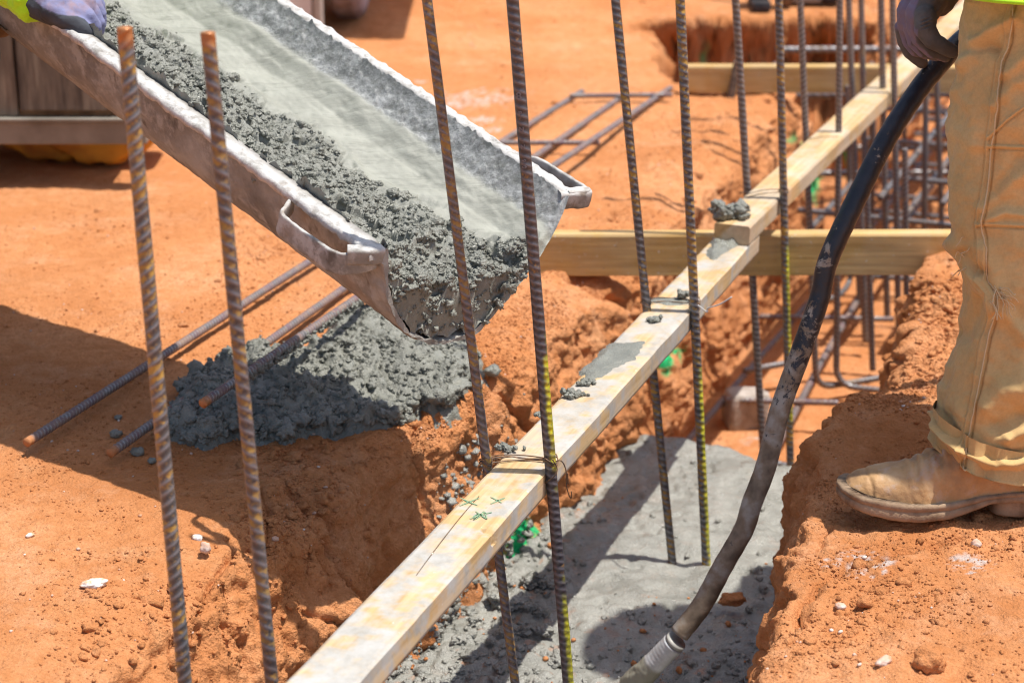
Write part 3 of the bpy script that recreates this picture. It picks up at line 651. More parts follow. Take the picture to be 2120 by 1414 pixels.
# ------------------------------------------------------------------ THE CHUTE
ZN = 2.65; cd = np.array([.71428, -.61835, -.32779]); cx = np.array([.6545, .7561, 0]); cn = np.cross(cx, cd); cn *= np.sign(cn[2])
CW = .381; NL = np.array([0, 0, HC])+ray(790, 519)*ZN
def CH(a, b, c):        # a: metres up-chute from the lip, b: across from near rim, c: above the rim plane
    a, b, c = np.broadcast_arrays(a, b, c)
    return NL-cd*a[..., None]+cx*b[..., None]+cn*c[..., None]
DEP = .165
def sec(q):             # inner section, q 0..1 from near rim to far rim
    th = np.pi*q; e1 = np.where(q > .5, 1.5, .85); e2 = np.where(q > .5, 1.45, .8)
    return CW/2-(CW/2-.012+.010*(q > .5)*np.abs(np.cos(th)))*np.sign(np.cos(th))*np.abs(np.cos(th))**e1, -DEP*np.abs(np.sin(th))**e2
chute = empty('concrete_chute', CH(0, CW/2, -DEP).tolist()); tag(chute, 'long steel chute caked with dried cement, tipping wet concrete beside the trench', 'chute')
aL = np.concatenate([np.linspace(0, 1.5, 420), np.linspace(1.52, 2.6, 40)])
q = np.linspace(0, 1, 90); bi, ci = sec(q)
# outward offset of the section for the outer skin
tb = np.gradient(bi); tc_ = np.gradient(ci); nn_ = np.hypot(tb, tc_); ob, oc = tc_/nn_, -tb/nn_
th_ = .006
rimn = [(-.020, .000), (-.021, -.003), (-.021, -.008), (-.006, -.009)]
outer = [(bi[i]+ob[i]*th_, ci[i]+oc[i]*th_) for i in range(len(q))]
prof = [(bi[i], ci[i]) for i in range(len(q))]                    # inner, near->far
prof += [(CW+.004, .002), (CW+.020, .001), (CW+.021, -.004), (CW+.021, -.009), (CW+.004, -.010)]
prof += [o_ for o_ in outer[::-1] if o_[1] < -.012]
prof += [(-.004, -.010), (-.021, -.009), (-.021, -.004), (-.020, .001), (-.004, .002)]
prof = np.array(prof); Pq, _ = resample(np.c_[prof, np.zeros(len(prof))], .0052); prof = Pq[:, :2]
A_, B_ = np.meshgrid(aL, prof[:, 0], indexing='ij'); _, C_ = np.meshgrid(aL, prof[:, 1], indexing='ij')
# the lip sweeps back towards the rims so the bottom reaches furthest
lipcut = .045*(C_/-DEP)*np.exp(-A_/.12)-.0*A_
A2 = A_-lipcut
Gc = CH(A2, B_, C_)
nc_ = normals(Gc); mid = CH(A2, np.full_like(A2, CW/2), C_*0-.04)
nzc = fbm(Gc, 30, 4, seed=60); inside = (np.sum(nc_*(mid-Gc), -1) > 0)
sgn = 1.
rimz = smooth(-.030, -.004, C_)
top = rimz*np.where(B_ < .01, 1, np.where(B_ > CW-.01, 1, 0))
outdir = np.where(inside, 1, -1)
f1, f2, _ = worley(Gc, 90, 6)
Gc = Gc+cn*(top*(.0025*fbm(Gc, 55, 3, seed=61)+.003*np.clip(.5-f1, 0, 1)))[..., None]
lip = np.exp(-A_/.05); Gc = Gc+nc_*(.0015*fbm(Gc, 40, 3, seed=62)*(1+2*lip))[..., None]
dust = np.clip(top*1.2*smooth(-.024, -.008, C_+.006*nzc)+lip*.25*smooth(-.09, 0, C_)+np.clip(smooth(-.10, -.0, C_)*smooth(.1, .45, nzc)*.6, 0, 1)*np.exp(-((A_-.12)/.12)**2), 0, 1)
shell = mk('trough', Gc, gridfaces(*A_.shape, closed=True), M['chute'], chute, attrs={'dust': dust})
# close the lip edge and top end (ribbon between inner and outer skins)
npi = len(prof)
ev = Gc[0]; me_n = npi//2
# near handle: flat bar loop welded outside the near rim; far handle the same, mirrored
def flatbar(name, pts, wdir, w, t, mat, parent, dustv=.8):
    P, q_ = resample(spline(pts, 10), .004); T = np.gradient(P, axis=0); T /= np.linalg.norm(T, axis=1)[:, None]
    W = np.asarray(wdir, float); N = np.cross(T, W); N /= np.linalg.norm(N, axis=1)[:, None]; Wn = np.cross(N, T)
    prof_ = []
    for k in range(24):
        an = 2*np.pi*k/24; c, s = math.cos(an), math.sin(an)
        prof_.append((np.sign(c)*abs(c)**.4*w/2, np.sign(s)*abs(s)**.4*t/2))
    prof_ = np.array(prof_); V = P[:, None]+prof_[None, :, 0:1]*Wn[:, None]+prof_[None, :, 1:2]*N[:, None]
    nrm = V-P[:, None]; nrm /= np.linalg.norm(nrm, axis=-1, keepdims=True)
    V = V+nrm*(.0012*fbm(V, 90, 3, seed=70)+.002*np.clip(.5-worley(V, 130, 3)[0], 0, 1))[..., None]
    du = dustv*smooth(-.3, .25, fbm(V, 45, 3, seed=71)+.4*nrm[..., 2])
    return mk(name, V, gridfaces(len(P), 24, True), mat, parent, attrs={'dust': du})
from mathutils.geometry import tessellate_polygon
tri = tessellate_polygon([[Vector((p[0], p[1], 0)) for p in prof]])
mk('lip_edge', Gc[0], [tuple(t) for t in tri], M['chute'], chute, False, attrs={'dust': dust[0]})
def CHp(a, b, c): return CH(np.array(a, float), np.array(b, float), np.array(c, float))
flatbar('handle', [CHp(.165, -.008, -.02), CHp(.155, -.030, -.026), CHp(.142, -.046, -.030), CHp(.09, -.047, -.030), CHp(.040, -.046, -.028), CHp(.015, -.030, -.022), CHp(.004, -.004, -.014)], cn, .032, .007, M['chute'], chute)
flatbar('handle', [CHp(.125, CW+.006, -.012), CHp(.10, CW+.028, -.014), CHp(.08, CW+.044, -.016), CHp(.04, CW+.046, -.016), CHp(-.005, CW+.046, -.014), CHp(-.016, CW+.036, -.012), CHp(-.006, CW+.004, -.012)], cn, .030, .007, M['chute'], chute)
flatbar('handle_weld', [CHp(-.012, CW+.044, -.012), CHp(-.006, CW+.018, -.012), CHp(.004, CW-.004, -.014)], cn, .028, .022, M['chute'], chute, 1.)
flatbar('handle_weld', [CHp(.026, -.036, -.012), CHp(.010, -.018, -.008), CHp(.004, .004, -.008)], cn, .024, .020, M['chute'], chute, 1.)
# bracket plate crusted with mud under the upper part of the chute
q1, q2 = np.meshgrid(np.linspace(.86, 1.45, 90), np.linspace(0, 1, 50), indexing='ij')
Pm = CH(q1, .03+.10*q2+0*q1, -.11-.085*np.sin(np.pi*np.clip(q2, 0, 1))*smooth(.86, .98, q1)-.02*smooth(.95, 1.2, q1))
Pm += (.006*fbm(Pm, 22, 4, seed=90))[..., None]*np.array([0, -.5, -.8])
mk('mud_crusted_bracket', Pm, gridfaces(*q1.shape), M['mud'], chute)

# wet concrete sliding down the chute
av = np.concatenate([np.arange(-.052, 1.28, .0023), np.arange(1.28, 2.5, .02)]); bv = np.arange(.010, CW-.002, .0021)
A_, B_ = np.meshgrid(av, bv, indexing='ij')
bi_s, ci_s = bi[::1], ci[::1]; ordb = np.argsort(bi_s)
cin = np.interp(B_, bi_s[ordb], ci_s[ordb])
P0 = CH(A_, B_, A_*0)
aend = -.045*(-cin/DEP)+.004-.016*smooth(.16, .30, B_); Araw = A_; A_ = np.where(A_ < .05, aend+(A_+.052)/.102*(.05-aend), A_)
wv = fbm(P0*np.array([1., 1, 1]), 6, 3, seed=80)
bL = .232+.03*wv+.02*fbm(P0, 20, 2, seed=89)+.075*np.exp(-np.clip(A_, 0, 9)/.09)
lump = 1-smooth(bL-.03, bL+.04, B_+.010*fbm(P0, 28, 2, seed=81))
fillc = np.interp(B_, [0, .03, .08, .15, .22, .27, .31, .345, .365, .381], [-.030, -.036, -.050, -.068, -.084, -.088, -.074, -.042, -.028, -.02])
fillc = fillc+.008*wv
dry = smooth(.340, .356, B_+.006*fbm(P0, 20, 3, seed=82))
fillc = np.where(B_ > .31, np.minimum(fillc, cin+.05), fillc)
lipf = smooth(.09, -.045, Araw)
fillc = fillc*(1-lipf)+np.minimum(fillc, cin+.068)*lipf
edge_ = smooth(-.034, -.052, Araw)**1.5; fillc = fillc*(1-edge_)+(cin+.004)*edge_
wallf = smooth(.338, .358, B_)
fillc = fillc*(1-wallf)+(cin+.0055)*wallf
fillc = np.maximum(fillc, cin+.003)
Ps = CH(A_*.22, B_, A_*0)          # coordinates squeezed along the flow, so grooves run downhill
P1 = CH(A_, B_, fillc)
f1, f2, hh = worley(P1, 34, 21); g1, _, _ = worley(P1, 70, 22); e1, _, _ = worley(P1, 135, 23)
dd = lump*(.022*np.clip(.62-f1, 0, 1)+.012*np.clip(.6-g1, 0, 1)+.0055*np.clip(.6-e1, 0, 1)+.012*fbm(P1, 16, 3, seed=83)+.0022*fbm(P1, 110, 2, seed=88))
pits = smooth(.26, .42, fbm(P1, 19, 3, seed=84))*lump; dd -= .020*pits
edge_band = np.exp(-((B_-.325)/.016)**2)
dd += (1-lump)*(1-dry)*(.0008*fbm(Ps, 120, 3, seed=85)+.0007*fbm(P1, 90, 3, seed=86))+edge_band*.0035*fbm(Ps, 60, 3, seed=87)
h1, _, _ = worley(P1, 105, 25); k1, _, _ = worley(P1, 52, 26)
dd += dry*(.0110*np.clip(.55-h1, 0, 1)*smooth(-.3, .2, fbm(P1, 18, 2, seed=28))+.014*np.clip(.5-k1, 0, 1)*smooth(-.05, .25, fbm(P1, 14, 2, seed=27))+.0018*fbm(P1, 90, 3, seed=29))
P1 = CH(A_, B_, fillc+dd)
P1 += lump[..., None]*.0035*np.stack([perlin(P1*55), perlin(P1*55+7), perlin(P1*55+13)], -1)
Fc = gridfaces(*A_.shape)
wc = mk('wet_concrete', P1, Fc, M['flow'], attrs={'lump': lump, 'dry': dry})
tag(wc, 'wet green grey concrete sliding down inside the steel chute', 'concrete', None, 'stuff')
PF = P1.reshape(-1, 3); _px, _py = proj(PF); wl = np.clip(lump.ravel()-.35, 0, 1)*~((_px < 222) & (_py < 84))*(A_.ravel() < 1.2)*(Araw.ravel() > -.049)*(1+2.*(Araw.ravel() < .02))*np.where(B_.ravel() < .03, .2, 1); wl /= wl.sum()
pick = rs.choice(len(PF), 6500, p=wl); size = np.clip(rs.lognormal(-5.85, .45, 6500), .0012, .010)
V, F = clods(PF[pick], size, 3, .45, 30, .85, .55)
tag(mk('concrete_lumps', V, F, M['wet']), 'clotted wet concrete lumps along the near side of the chute', 'concrete lumps', None, 'stuff')

# ------------------------------------------------------------------ REINFORCING BARS
def rebar_mesh(path, r=.008, pitch=.0115, slant=.9, step=.0019, m=26, rib=.00115, seed=0, style=0):
    P, q = resample(path, step); T, N, B = frames(P); th = np.linspace(0, 2*np.pi, m, endpoint=False)
    # side = angle measured so that 0 faces the camera side (-y)
    Q, TH_ = np.meshgrid(q, th, indexing='ij'); a = np.mod(TH_, 2*np.pi); half = a % np.pi if style == 0 else a
    if style == 0:
        a2 = np.mod(TH_+np.pi/2, np.pi)/np.pi-.5      # -.5..+.5 over the camera-facing half
        ph = Q/pitch+slant*a2; env = smooth(.5, .36, np.abs(a2))
    else:
        ph = Q/pitch+slant*np.sin(TH_)*.5+TH_/np.pi*0; a2 = np.mod(TH_+np.pi/2, np.pi)/np.pi-.5; ph = Q/pitch-slant*a2; env = smooth(.52, .42, np.abs(a2))
    f = np.abs(ph-np.round(ph)); rb = np.exp(-(f/.17)**2)*env
    lr = np.exp(-((np.abs(a2)-.5)/.07)**2)*.8
    rad = r+rib*np.maximum(rb, lr)+.00012*np.sin(Q*40+seed)
    V = P[:, None]+rad[..., None]*(np.cos(TH_)[..., None]*N[:, None]+np.sin(TH_)[..., None]*B[:, None])
    F = gridfaces(len(P), m, True); V = V.reshape(-1, 3); nV = len(V); ribv = np.maximum(rb, lr*.5).ravel()
    c0, c1 = P[0], P[-1]; V = np.vstack([V, c0, c1]); k = np.arange(m); k2 = (k+1) % m; b = (len(P)-1)*m
    cap = [(nV, int(y), int(x)) for x, y in zip(k, k2)]+[(nV+1, int(b+x), int(b+y)) for x, y in zip(k, k2)]
    return V, [tuple(int(i) for i in f_) for f_ in F]+cap, np.r_[ribv, 0, 0], np.r_[Q.ravel(), 0, q[-1]], q[-1]
def rebar(name, path, label, mat='steel', paint=None, group=None, parent=None, endc=0, **kw):
    V, F, rb, q, L = rebar_mesh(path, **kw); pt = np.zeros(len(V))
    c = np.asarray(path).mean(0)
    if paint:
        for z0, z1, side in paint:
            n = fbm(V, 40, 2, seed=3)*.05
            ax = np.array([np.interp(V[:, 2], *[np.asarray(path)[::(1 if path[0][2] < path[-1][2] else -1), k] for k in (2, 0)])])[0]
            pt = np.maximum(pt, smooth(z0-.03, z0+.03, V[:, 2]+n)*smooth(z1+.03, z1-.03, V[:, 2]+n)*smooth(-.001, .004, (V[:, 0]-ax)*side+n*.04))
    ec = smooth(L-endc*1.6-.001, L-endc*.6, q) if endc else q*0
    o = mk(name, V, F, M[mat], parent, attrs={'rib': rb, 'paint': pt, 'endc': ec})
    if label: tag(o, label, 'rebar', group)
    return o
GRP = 'upright reinforcing bars along the trench'
def upright(px0, py0, px1, py1, y, label, mat='steel', z0=None, z1=None, hook=None, hookto=None, **kw):
    """bar whose axis passes two photo points at distance y; ends at heights z0 (bottom) and z1 (top)"""
    a = Py(px0, py0, y); b = Py(px1, py1, y); d = (b-a)/(b[2]-a[2])
    top = a+d*((z1 if z1 is not None else a[2])-a[2]); bot = a+d*((z0 if z0 is not None else b[2])-a[2])
    if hook is not None:
        h = np.array([hook[0], hook[1], 0.]); L = np.linalg.norm(h); h /= L; rr_ = .045; pts = [top, bot+np.array([0, 0, rr_])]
        for k in range(1, 8):
            an = k/7*np.pi/2; pts.append(bot+h*rr_*(1-math.cos(an))+np.array([0, 0, rr_*(1-math.sin(an))]))
        pts.append(bot+h*L); path = np.array(pts)
    else: path = np.array([top, bot])
    return rebar('rebar', path[::-1] if hook is None else path, label, mat, group=GRP, **kw)
upright(258, 60, 383, 1414, 2.045, 'leftmost upright bar with a blunt orange cut top in front of the chute', 'steel', z0=-.06, z1=.828, pitch=.0130, slant=1.15, style=1, endc=.016, r=.0076, seed=1)
upright(430, 68, 563, 1414, 2.045, 'second upright bar from the left with orange top and ochre rust patches', 'steel_rust', z0=-.08, z1=.823, pitch=.0135, slant=-1.0, style=1, endc=.012, r=.0070, seed=2)
CB = upright(884, 0, 1008, 960, 2.53, 'leaning rusty bar wired to the left edge of the near board, crossing the chute mouth', 'steel_rust', z0=-.40, z1=1.0, pitch=.0118, slant=1.2, r=.0060, seed=3)
DB = upright(1061, 0, 1141, 980, 2.512, 'dark upright bar with raised size marks and yellow paint on the near board edge', 'steel_dark', z0=-.40, z1=1.0, pitch=.0108, slant=.95, r=.0074, rib=.0012, seed=4,
             paint=[(.14, .29, 1), (-.36, -.06, 1)])
EB = upright(1274, 0, 1392, 1163, 3.19, 'rusty upright bar left of the middle wire tie with its foot in wet concrete', 'steel', z0=-.42, z1=1.0, seed=5, pitch=.0118, r=.0066)
FB = upright(1408, 0, 1462, 1160, 3.185, 'upright bar sprayed yellow low down, wired in the concrete smeared middle tie', 'steel', z0=-.42, z1=1.0, seed=6, pitch=.0118, r=.0072, paint=[(-.36, .02, 1)])
upright(1521, 0, 1574, 908, 3.86, 'brown grey upright bar left of the board just behind the board step', 'steel_far', z0=-.45, z1=1.1, r=.0070, seed=7, hook=(.16, -.08), step=.0026)
upright(1611, 0, 1632, 915, 3.75, 'upright bar right of the upper board with yellow paint below the near cross board', 'steel', z0=-.45, z1=1.1, r=.0070, seed=8, hook=(.17, .0), step=.0026, paint=[(-.3, .05, 1)])
fr = [  # px top, px bottom(at py), y, z0, z1, label, hook
 (1655, 0, 1678, 590, 4.28, -.45, 1.1, 'upright bar left of the board between the two cross boards', (.17, .07)),
 (1738, 0, 1731, 640, 4.30, -.45, 1.1, 'upright bar right of the board whose hooked foot shows on the trench bottom', (.19, -.06)),
 (1757, 0, 1774, 460, 4.85, -.45, 1.1, 'thin far bar left of the board just before the second cross board', None),
 (1783, 0, 1792, 440, 5.0, -.45, 1.1, 'thin rusty far bar crossing the second cross board left of the board', None),
 (1824, 0, 1835, 560, 4.75, -.45, 1.1, 'slim far bar on the right edge of the board left of the hand', None),
 (1848, 0, 1858, 560, 4.70, -.45, 1.1, 'slim ochre far bar just left of the gloved hand', None),
 (1868, 0, 1872, 280, 5.9, -.5, 1.1, 'far bar half hidden behind the gloved fingers', None),
 (1976, 0, 1979, 90, 6.3, -.5, 1.1, 'far bar between the hand and the tan trousers', None),
 (1872, 200, 1876, 560, 4.45, -.45, .075, 'short upright bar whose cut top pokes out beside the hose', None),
 (1917, 190, 1913, 470, 5.05, -.45, .13, 'blurred bar standing under the second cross board right of the hose', None),
 (1939, 180, 1945, 395, 5.25, -.45, .10, 'blurred bar nearest the trousers under the second cross board', (.16, .03)),
 (1795, 400, 1800, 560, 4.4, -.45, -.02, 'ochre bar stub seen through the cage just right of the hose', None),
 (1781, 430, 1786, 560, 4.6, -.45, -.02, 'grey bar stub seen through the cage close to the hose', None),
 (1808, 240, 1805, 420, 5.4, -.45, .02, 'dark far bar under the board beyond the hose', None),
 (1757, 290, 1760, 420, 5.3, -.45, .03, 'dark far bar under the board beside the green painted wall', None)]
for i, (x0, y0, x1, y1, yy, z0, z1, lb, hk) in enumerate(fr):
    upright(x0, y0, x1, y1, yy, lb, 'steel_far', z0=z0, z1=z1, r=.0070 if yy < 4.6 else .0076, seed=10+i, hook=hk, step=.0034, m=14, slant=(1. if i % 2 else -1.))
# raised size marks rolled into the dark bar
def mark(txt, py, h, rot=0, dz=0.):
    c = bpy.data.curves.new('t', 'FONT'); c.body = txt; c.size = h; c.extrude = .0004; c.bevel_depth = .0002; c.align_x = 'CENTER'; c.align_y = 'CENTER'; c.resolution_u = 3
    o = bpy.data.objects.new('t', c); C.objects.link(o); dg = bpy.context.evaluated_depsgraph_get(); me = bpy.data.meshes.new_from_object(o.evaluated_get(dg))
    bpy.data.objects.remove(o); n = len(me.vertices); v = np.empty(n*3); me.vertices.foreach_get('co', v); v = v.reshape(-1, 3)
    if rot: v[:, :2] = np.stack([-v[:, 1], v[:, 0]], 1)
    a = Py(1061, 0, 2.512); b = Py(1141, 980, 2.512); d = (b-a)/(b[2]-a[2]); pz = Py(1061+80*py/980, py, 2.512)[2]; ctr = a+d*(pz-a[2]); dn = d/np.linalg.norm(d)
    ang = v[:, 0]/.0074-.25; rr_ = .0072+v[:, 2]+.0009; rt = np.array([dn[2], 0, -dn[0]]); fw = np.array([0, -1., 0])
    V = ctr+dn*v[:, 1:2]+rt*(np.sin(ang)*rr_)[:, None]+fw*(np.cos(ang)*rr_)[:, None]
    faces = [tuple(p.vertices) for p in me.polygons]
    ok_ = mk('raised_mark', V, faces, M['steel_dark'], DB, False, attrs={'rib': np.ones(n)*1.5, 'paint': np.zeros(n), 'endc': np.zeros(n)})
mark('8', 197, .0135); mark('P', 233, .0080); mark('N', 266, .0080); mark('N', 302, .0070); mark('6', 330, .0075, 1); mark('0', 343, .0075, 1)

# two mats of bars: one on the ground, one in the trench
def mat_of(name, loc, bars, label, mat, **kw):
    root = empty(name, loc); tag(root, label, 'rebar mat')
    for p in bars:
        p = np.array(p)
        rebar('bar', np.array(p), None, mat, parent=root, **kw)
    return root
def gp(px, py, z=.012): return Pz(px, py, z)
tilt = [.035, .022, .055]
bars = []
for (a, b, lift) in (((55, 916), (1205, 190), .010), ((228, 938), (1292, 198), .008), ((420, 835), (1388, 183), .095)):
    A = Pz(*a, .012+lift); B = Pz(*b, .012); bars.append(np.stack([A, A+(B-A)*.35+np.array([0, 0, .004]), B])[::-1])
o = mat_of('rebar_ladder', (0, 4, 0), bars, 'ladder of long rusty bars lying on the clay from heap to far bank', 'steel_ground', r=.0068, pitch=.009, step=.0022, endc=.012)
bp3 = np.array(bars[2])[::-1]; A3, B3 = bp3[0], bp3[-1]; t3 = rs.uniform(.055, .27, 420); c3 = A3+(B3-A3)*t3[:, None]; c3[:, 2] -= .004; an3 = rs.uniform(0, 6.28, 420)
c3 += np.stack([np.cos(an3)*.006, np.cos(an3)*-.004, np.sin(an3)*.0065], 1); V, F = clods(c3, rs.uniform(.0025, .0062, 420), 2, .4, 33, .9, .5)
cm = mk('concrete_coating', V, F, M['wet'], o)
for a, b in (((1180, 199), (1392, 197)), ((1030, 296), (1242, 296)), ((880, 398), (1080, 400))):
    rebar('cross_bar', np.stack([gp(*a, .024), gp(*b, .024)]), None, 'steel_ground', parent=o, r=.0055, step=.004, m=12)
zm = -.435
def mp(px, py, z=zm): return Pz(px, py, z)
mr = empty('footing_rebar_cage', st(3, 0, -.45)); tag(mr, 'cage of tied bars standing on the trench bottom between the walls', 'rebar cage')
rails = [[mp(1405, 935), mp(1560, 755), mp(1735, 560), mp(1960, 270)], [mp(1600, 940), mp(1700, 750), mp(1835, 520), mp(1990, 300)]]
for rl in rails: rebar('bar', np.array([(p) for p in rl]), None, 'steel_ground', parent=mr, r=.0078, step=.004, m=14)
for s0_, z_ in ((3.35, -.24), (3.35, -.10)):
    for t_ in (-.10, .10, .25): rebar('bar', np.stack([st(2.95, t_, z_), st(5.8, t_+.06, z_)]), None, 'steel_far', parent=mr, r=.0078, step=.006, m=10)
for a, b in (((1502, 828), (1735, 834)), ((1560, 655), (1850, 661))):
    rebar('cross_bar', np.stack([mp(*a, zm+.015), mp(*b, zm+.015)]), None, 'steel_ground', parent=mr, r=.0062, step=.004, m=12)
rebar('cross_bar', np.stack([mp(1540, 768, zm+.012), mp(1640, 750, zm+.012)]), None, 'steel_far', parent=mr, r=.0072, step=.004, m=12)
rebar('cross_bar', spline([mp(1705, 622), mp(1735, 612), mp(1755, 590), mp(1762, 560, -.40), mp(1764, 530, -.36)], 8), None, 'steel_far', parent=mr, r=.0072, step=.004, m=12)
for k, sx in enumerate(np.arange(2.95, 5.6, .20)):
    for z_ in (-.435, -.22):
        if (z_ > -.4 and k % 2) or (z_ < -.4 and sx > 3.3): rebar('cross_bar', np.stack([st(sx+.03*(k % 2), -.15, z_), st(sx, .31, z_+.01)]), None, 'steel_far', parent=mr, r=.0072, step=.006, m=8)
pc = empty('pit_rebar_cage', (1.2, 6.0, -.5)); tag(pc, 'grey bar cage lying in the pit behind the far cross board', 'rebar cage')
for yy, zz in ((5.75, -.10), (6.05, -.10), (5.75, -.34), (6.05, -.34), (6.2, -.06)):
    rebar('bar', np.stack([(.74 if yy < 6 else .83, yy, zz), (3.0, yy+.05, zz)]), None, 'steel_far', parent=pc, r=.0105, step=.008, m=10)
for xx in (.76, 1.06, 1.4, 1.75):
    rebar('cross_bar', np.stack([(xx, 5.68, -.09), (xx+.06, 6.12, -.09)]), None, 'steel_far', parent=pc, r=.0095, step=.008, m=10)
    rebar('cross_bar', np.stack([(xx, 5.73, -.09), (xx, 5.73, -.36)]), None, 'steel_far', parent=pc, r=.009, step=.008, m=10)
# concrete spacer block under the mat
b = bmesh.new(); bmesh.ops.create_cube(b, size=1); bmesh.ops.subdivide_edges(b, edges=b.edges[:], cuts=6, use_grid_fill=True)
me = bpy.data.meshes.new('spacer_block'); b.to_mesh(me); b.free(); n = len(me.vertices); v = np.empty(n*3); me.vertices.foreach_get('co', v); v = v.reshape(-1, 3)
v = v*(1-.14*np.linalg.norm(v, axis=1)[:, None]**4)*np.array([.085, .06, .085])*1.1; v += (.003*fbm(v, 40, 3))[:, None]*v/.04; me.vertices.foreach_set('co', v.astype(np.float32).ravel()); me.materials.append(M['block'])
for p in me.polygons: p.use_smooth = True
o = bpy.data.objects.new('spacer_block', me); C.objects.link(o); o.location = Pz(1545, 868, -.47)+np.array([0, .02, .015]); o.rotation_euler = (0, .05, .2)
tag(o, 'weathered concrete spacer block under the left bar of the trench cage', 'block')

# ------------------------------------------------------------------ BOARDS
def board(name, a, b, width, height, mat, label, cat='board', ext=0, group=None, chip=False):
    """a, b: centre line of the TOP face"""
    a = np.asarray(a, float); b = np.asarray(b, float); L = np.linalg.norm(b-a); nL = int(L/.006); nw = 10; nh = 8; pr = []
    rr_ = .0025
    for cx_, cy_, a0 in ((1, 1, 0), (-1, 1, 90), (-1, -1, 180), (1, -1, 270)):
        for k in range(4): an = R(a0+k*30); pr.append((cx_*(width/2-rr_)+rr_*math.cos(an), cy_*(height/2-rr_)+rr_*math.sin(an)))
    pr = np.array(pr); pp, _ = resample(np.r_[np.c_[pr, np.zeros(16)], [[*pr[0], 0]]], .006); pr = pp[:-1, :2]; m = len(pr)
    xs = np.linspace(0, L, nL+1); V = np.zeros((nL+1, m, 3)); V[..., 0] = xs[:, None]; V[..., 1] = pr[None, :, 0]; V[..., 2] = pr[None, :, 1]-height/2
    nz_ = fbm(V, 8, 3, seed=len(label)); V[..., 1] += .0012*nz_; V[..., 2] += .0010*fbm(V, 6, 2, seed=3)
    if chip:
        e = smooth(.012, .0, np.abs(V[..., 0]-chip))*(V[..., 1] < -width*.30)*(V[..., 2] > -.02); V[..., 2] -= .005*e; V[..., 1] += .003*e
    F = [tuple(int(i) for i in f) for f in gridfaces(nL+1, m, True)]+[tuple(range(m))[::-1], tuple(range(nL*m, nL*m+m))]
    o = mk(name, V, F, M[mat]); o.location = a; o.rotation_euler = Vector(b-a).to_track_quat('X', 'Z').to_euler()
    for p in o.data.polygons: p.use_smooth = False
    return tag(o, label, cat, group)
near_b = board('long_board', st(-.45, .034, .120), st(1.845, .0315, .120), .076, .038, 'pine', 'near long pine board stained with cement and marked with green crosses', chip=.9)
far_b = board('long_board', st(1.765, .036, .158), st(5.6, .12, .128), .068, .037, 'pine', 'second pine board lapped on the first and running to the top right corner')
board('cross_board', (.00, 3.775, .080), (1.55, 3.785, .080), .038, .086, 'pine2', 'pine cross board on edge spanning the trench under the board step')
board('cross_board', (.465, 5.32, .082), (1.75, 5.33, .078), .038, .074, 'pine2', 'far pine cross board on edge in front of the rebar pit')
stk = Pz(1502, 180, 0)
board('wooden_stake', (.598, 5.288, .098), (.575, 5.285, -.06), .022, .018, 'plank', 'small grey stake standing against the far cross board', 'stake')
# dried cement film on the near board
bpy.context.view_layer.update()
nv = len(near_b.data.vertices); bv_ = np.empty(nv*3); near_b.data.vertices.foreach_get('co', bv_); bv_ = bv_.reshape(-1, 3); mw = np.array(near_b.matrix_world); wv_ = bv_@mw[:3, :3].T+mw[:3, 3]
bx, by = proj(wv_); n1 = 26*fbm(wv_, 16, 4, .6, seed=61); n2 = 20*fbm(wv_, 40, 3, .6, seed=62); Q = np.stack([bx, by], -1)
cem = np.zeros(nv)
for am, pl in ((1., [(560, 1500), (610, 1375), (700, 1270), (800, 1160), (850, 1105), (905, 1100), (985, 1135), (965, 1200), (860, 1310), (760, 1420), (700, 1500)]), (.9, [(1120, 895), (1185, 795), (1262, 700), (1330, 690), (1345, 745), (1250, 850), (1180, 930), (1145, 915)]),
               (.85, [(1300, 700), (1335, 640), (1440, 636), (1440, 690), (1350, 760)]), (.6, [(1430, 560), (1480, 480), (1570, 480), (1530, 545), (1470, 580)]), (.5, [(1030, 950), (1075, 905), (1130, 905), (1120, 945)])):
    cem = np.maximum(cem, am*smooth(-9, 10, polydist(Q, np.array(pl, float))+n1+n2))
at_ = near_b.data.attributes.new('cement', 'FLOAT', 'POINT'); at_.data.foreach_set('value', cem.astype(np.float32))
# crosses drawn in green crayon
def onboard(px, py): return Pz(px, py, .1212)
Oc = empty('green_crayon_marks', onboard(1000, 1050)); Oc.parent = near_b; Oc.matrix_parent_inverse = near_b.matrix_basis.inverted()
bpy.context.view_layer.update()
def ribbon(name, pix, w, mat, parent, z=.1212):
    P = spline([Pz(px, py, z) for px, py in pix], 6); T = np.gradient(P, axis=0); T /= np.linalg.norm(T, axis=1)[:, None]; S_ = np.stack([-T[:, 1], T[:, 0], T[:, 2]*0], 1)
    q = np.linspace(0, 1, len(P)); ww_ = w*(.45+.55*np.sin(np.pi*np.clip(q, .08, .92)))
    V = np.concatenate([P-S_*ww_[:, None]/2, P+S_*ww_[:, None]/2, P+S_*ww_[:, None]/2+[0, 0, -.0006], P-S_*ww_[:, None]/2+[0, 0, -.0006]], 1).reshape(len(P), 4, 3)
    o = mk(name, V, gridfaces(len(P), 4, True), mat, None, False); o.parent = parent; o.matrix_parent_inverse = parent.matrix_world.inverted(); return o
C.objects.unlink(Oc); bpy.data.objects.remove(Oc)
for pts in ([(953, 1030), (970, 1038), (988, 1045)], [(952, 1046), (972, 1038), (992, 1030)], [(1016, 1028), (1028, 1034), (1038, 1040)], [(1016, 1042), (1030, 1036), (1045, 1030)],
            [(985, 1058), (998, 1067), (1007, 1073)], [(980, 1075), (996, 1064), (1003, 1059), (1008, 1073)], [(973, 1073), (978, 1071), (990, 1063), (982, 1074), (1000, 1064), (1018, 1060)]):
    ribbon('crayon_mark', pts, .0026, M['crayon'], near_b, .1214)
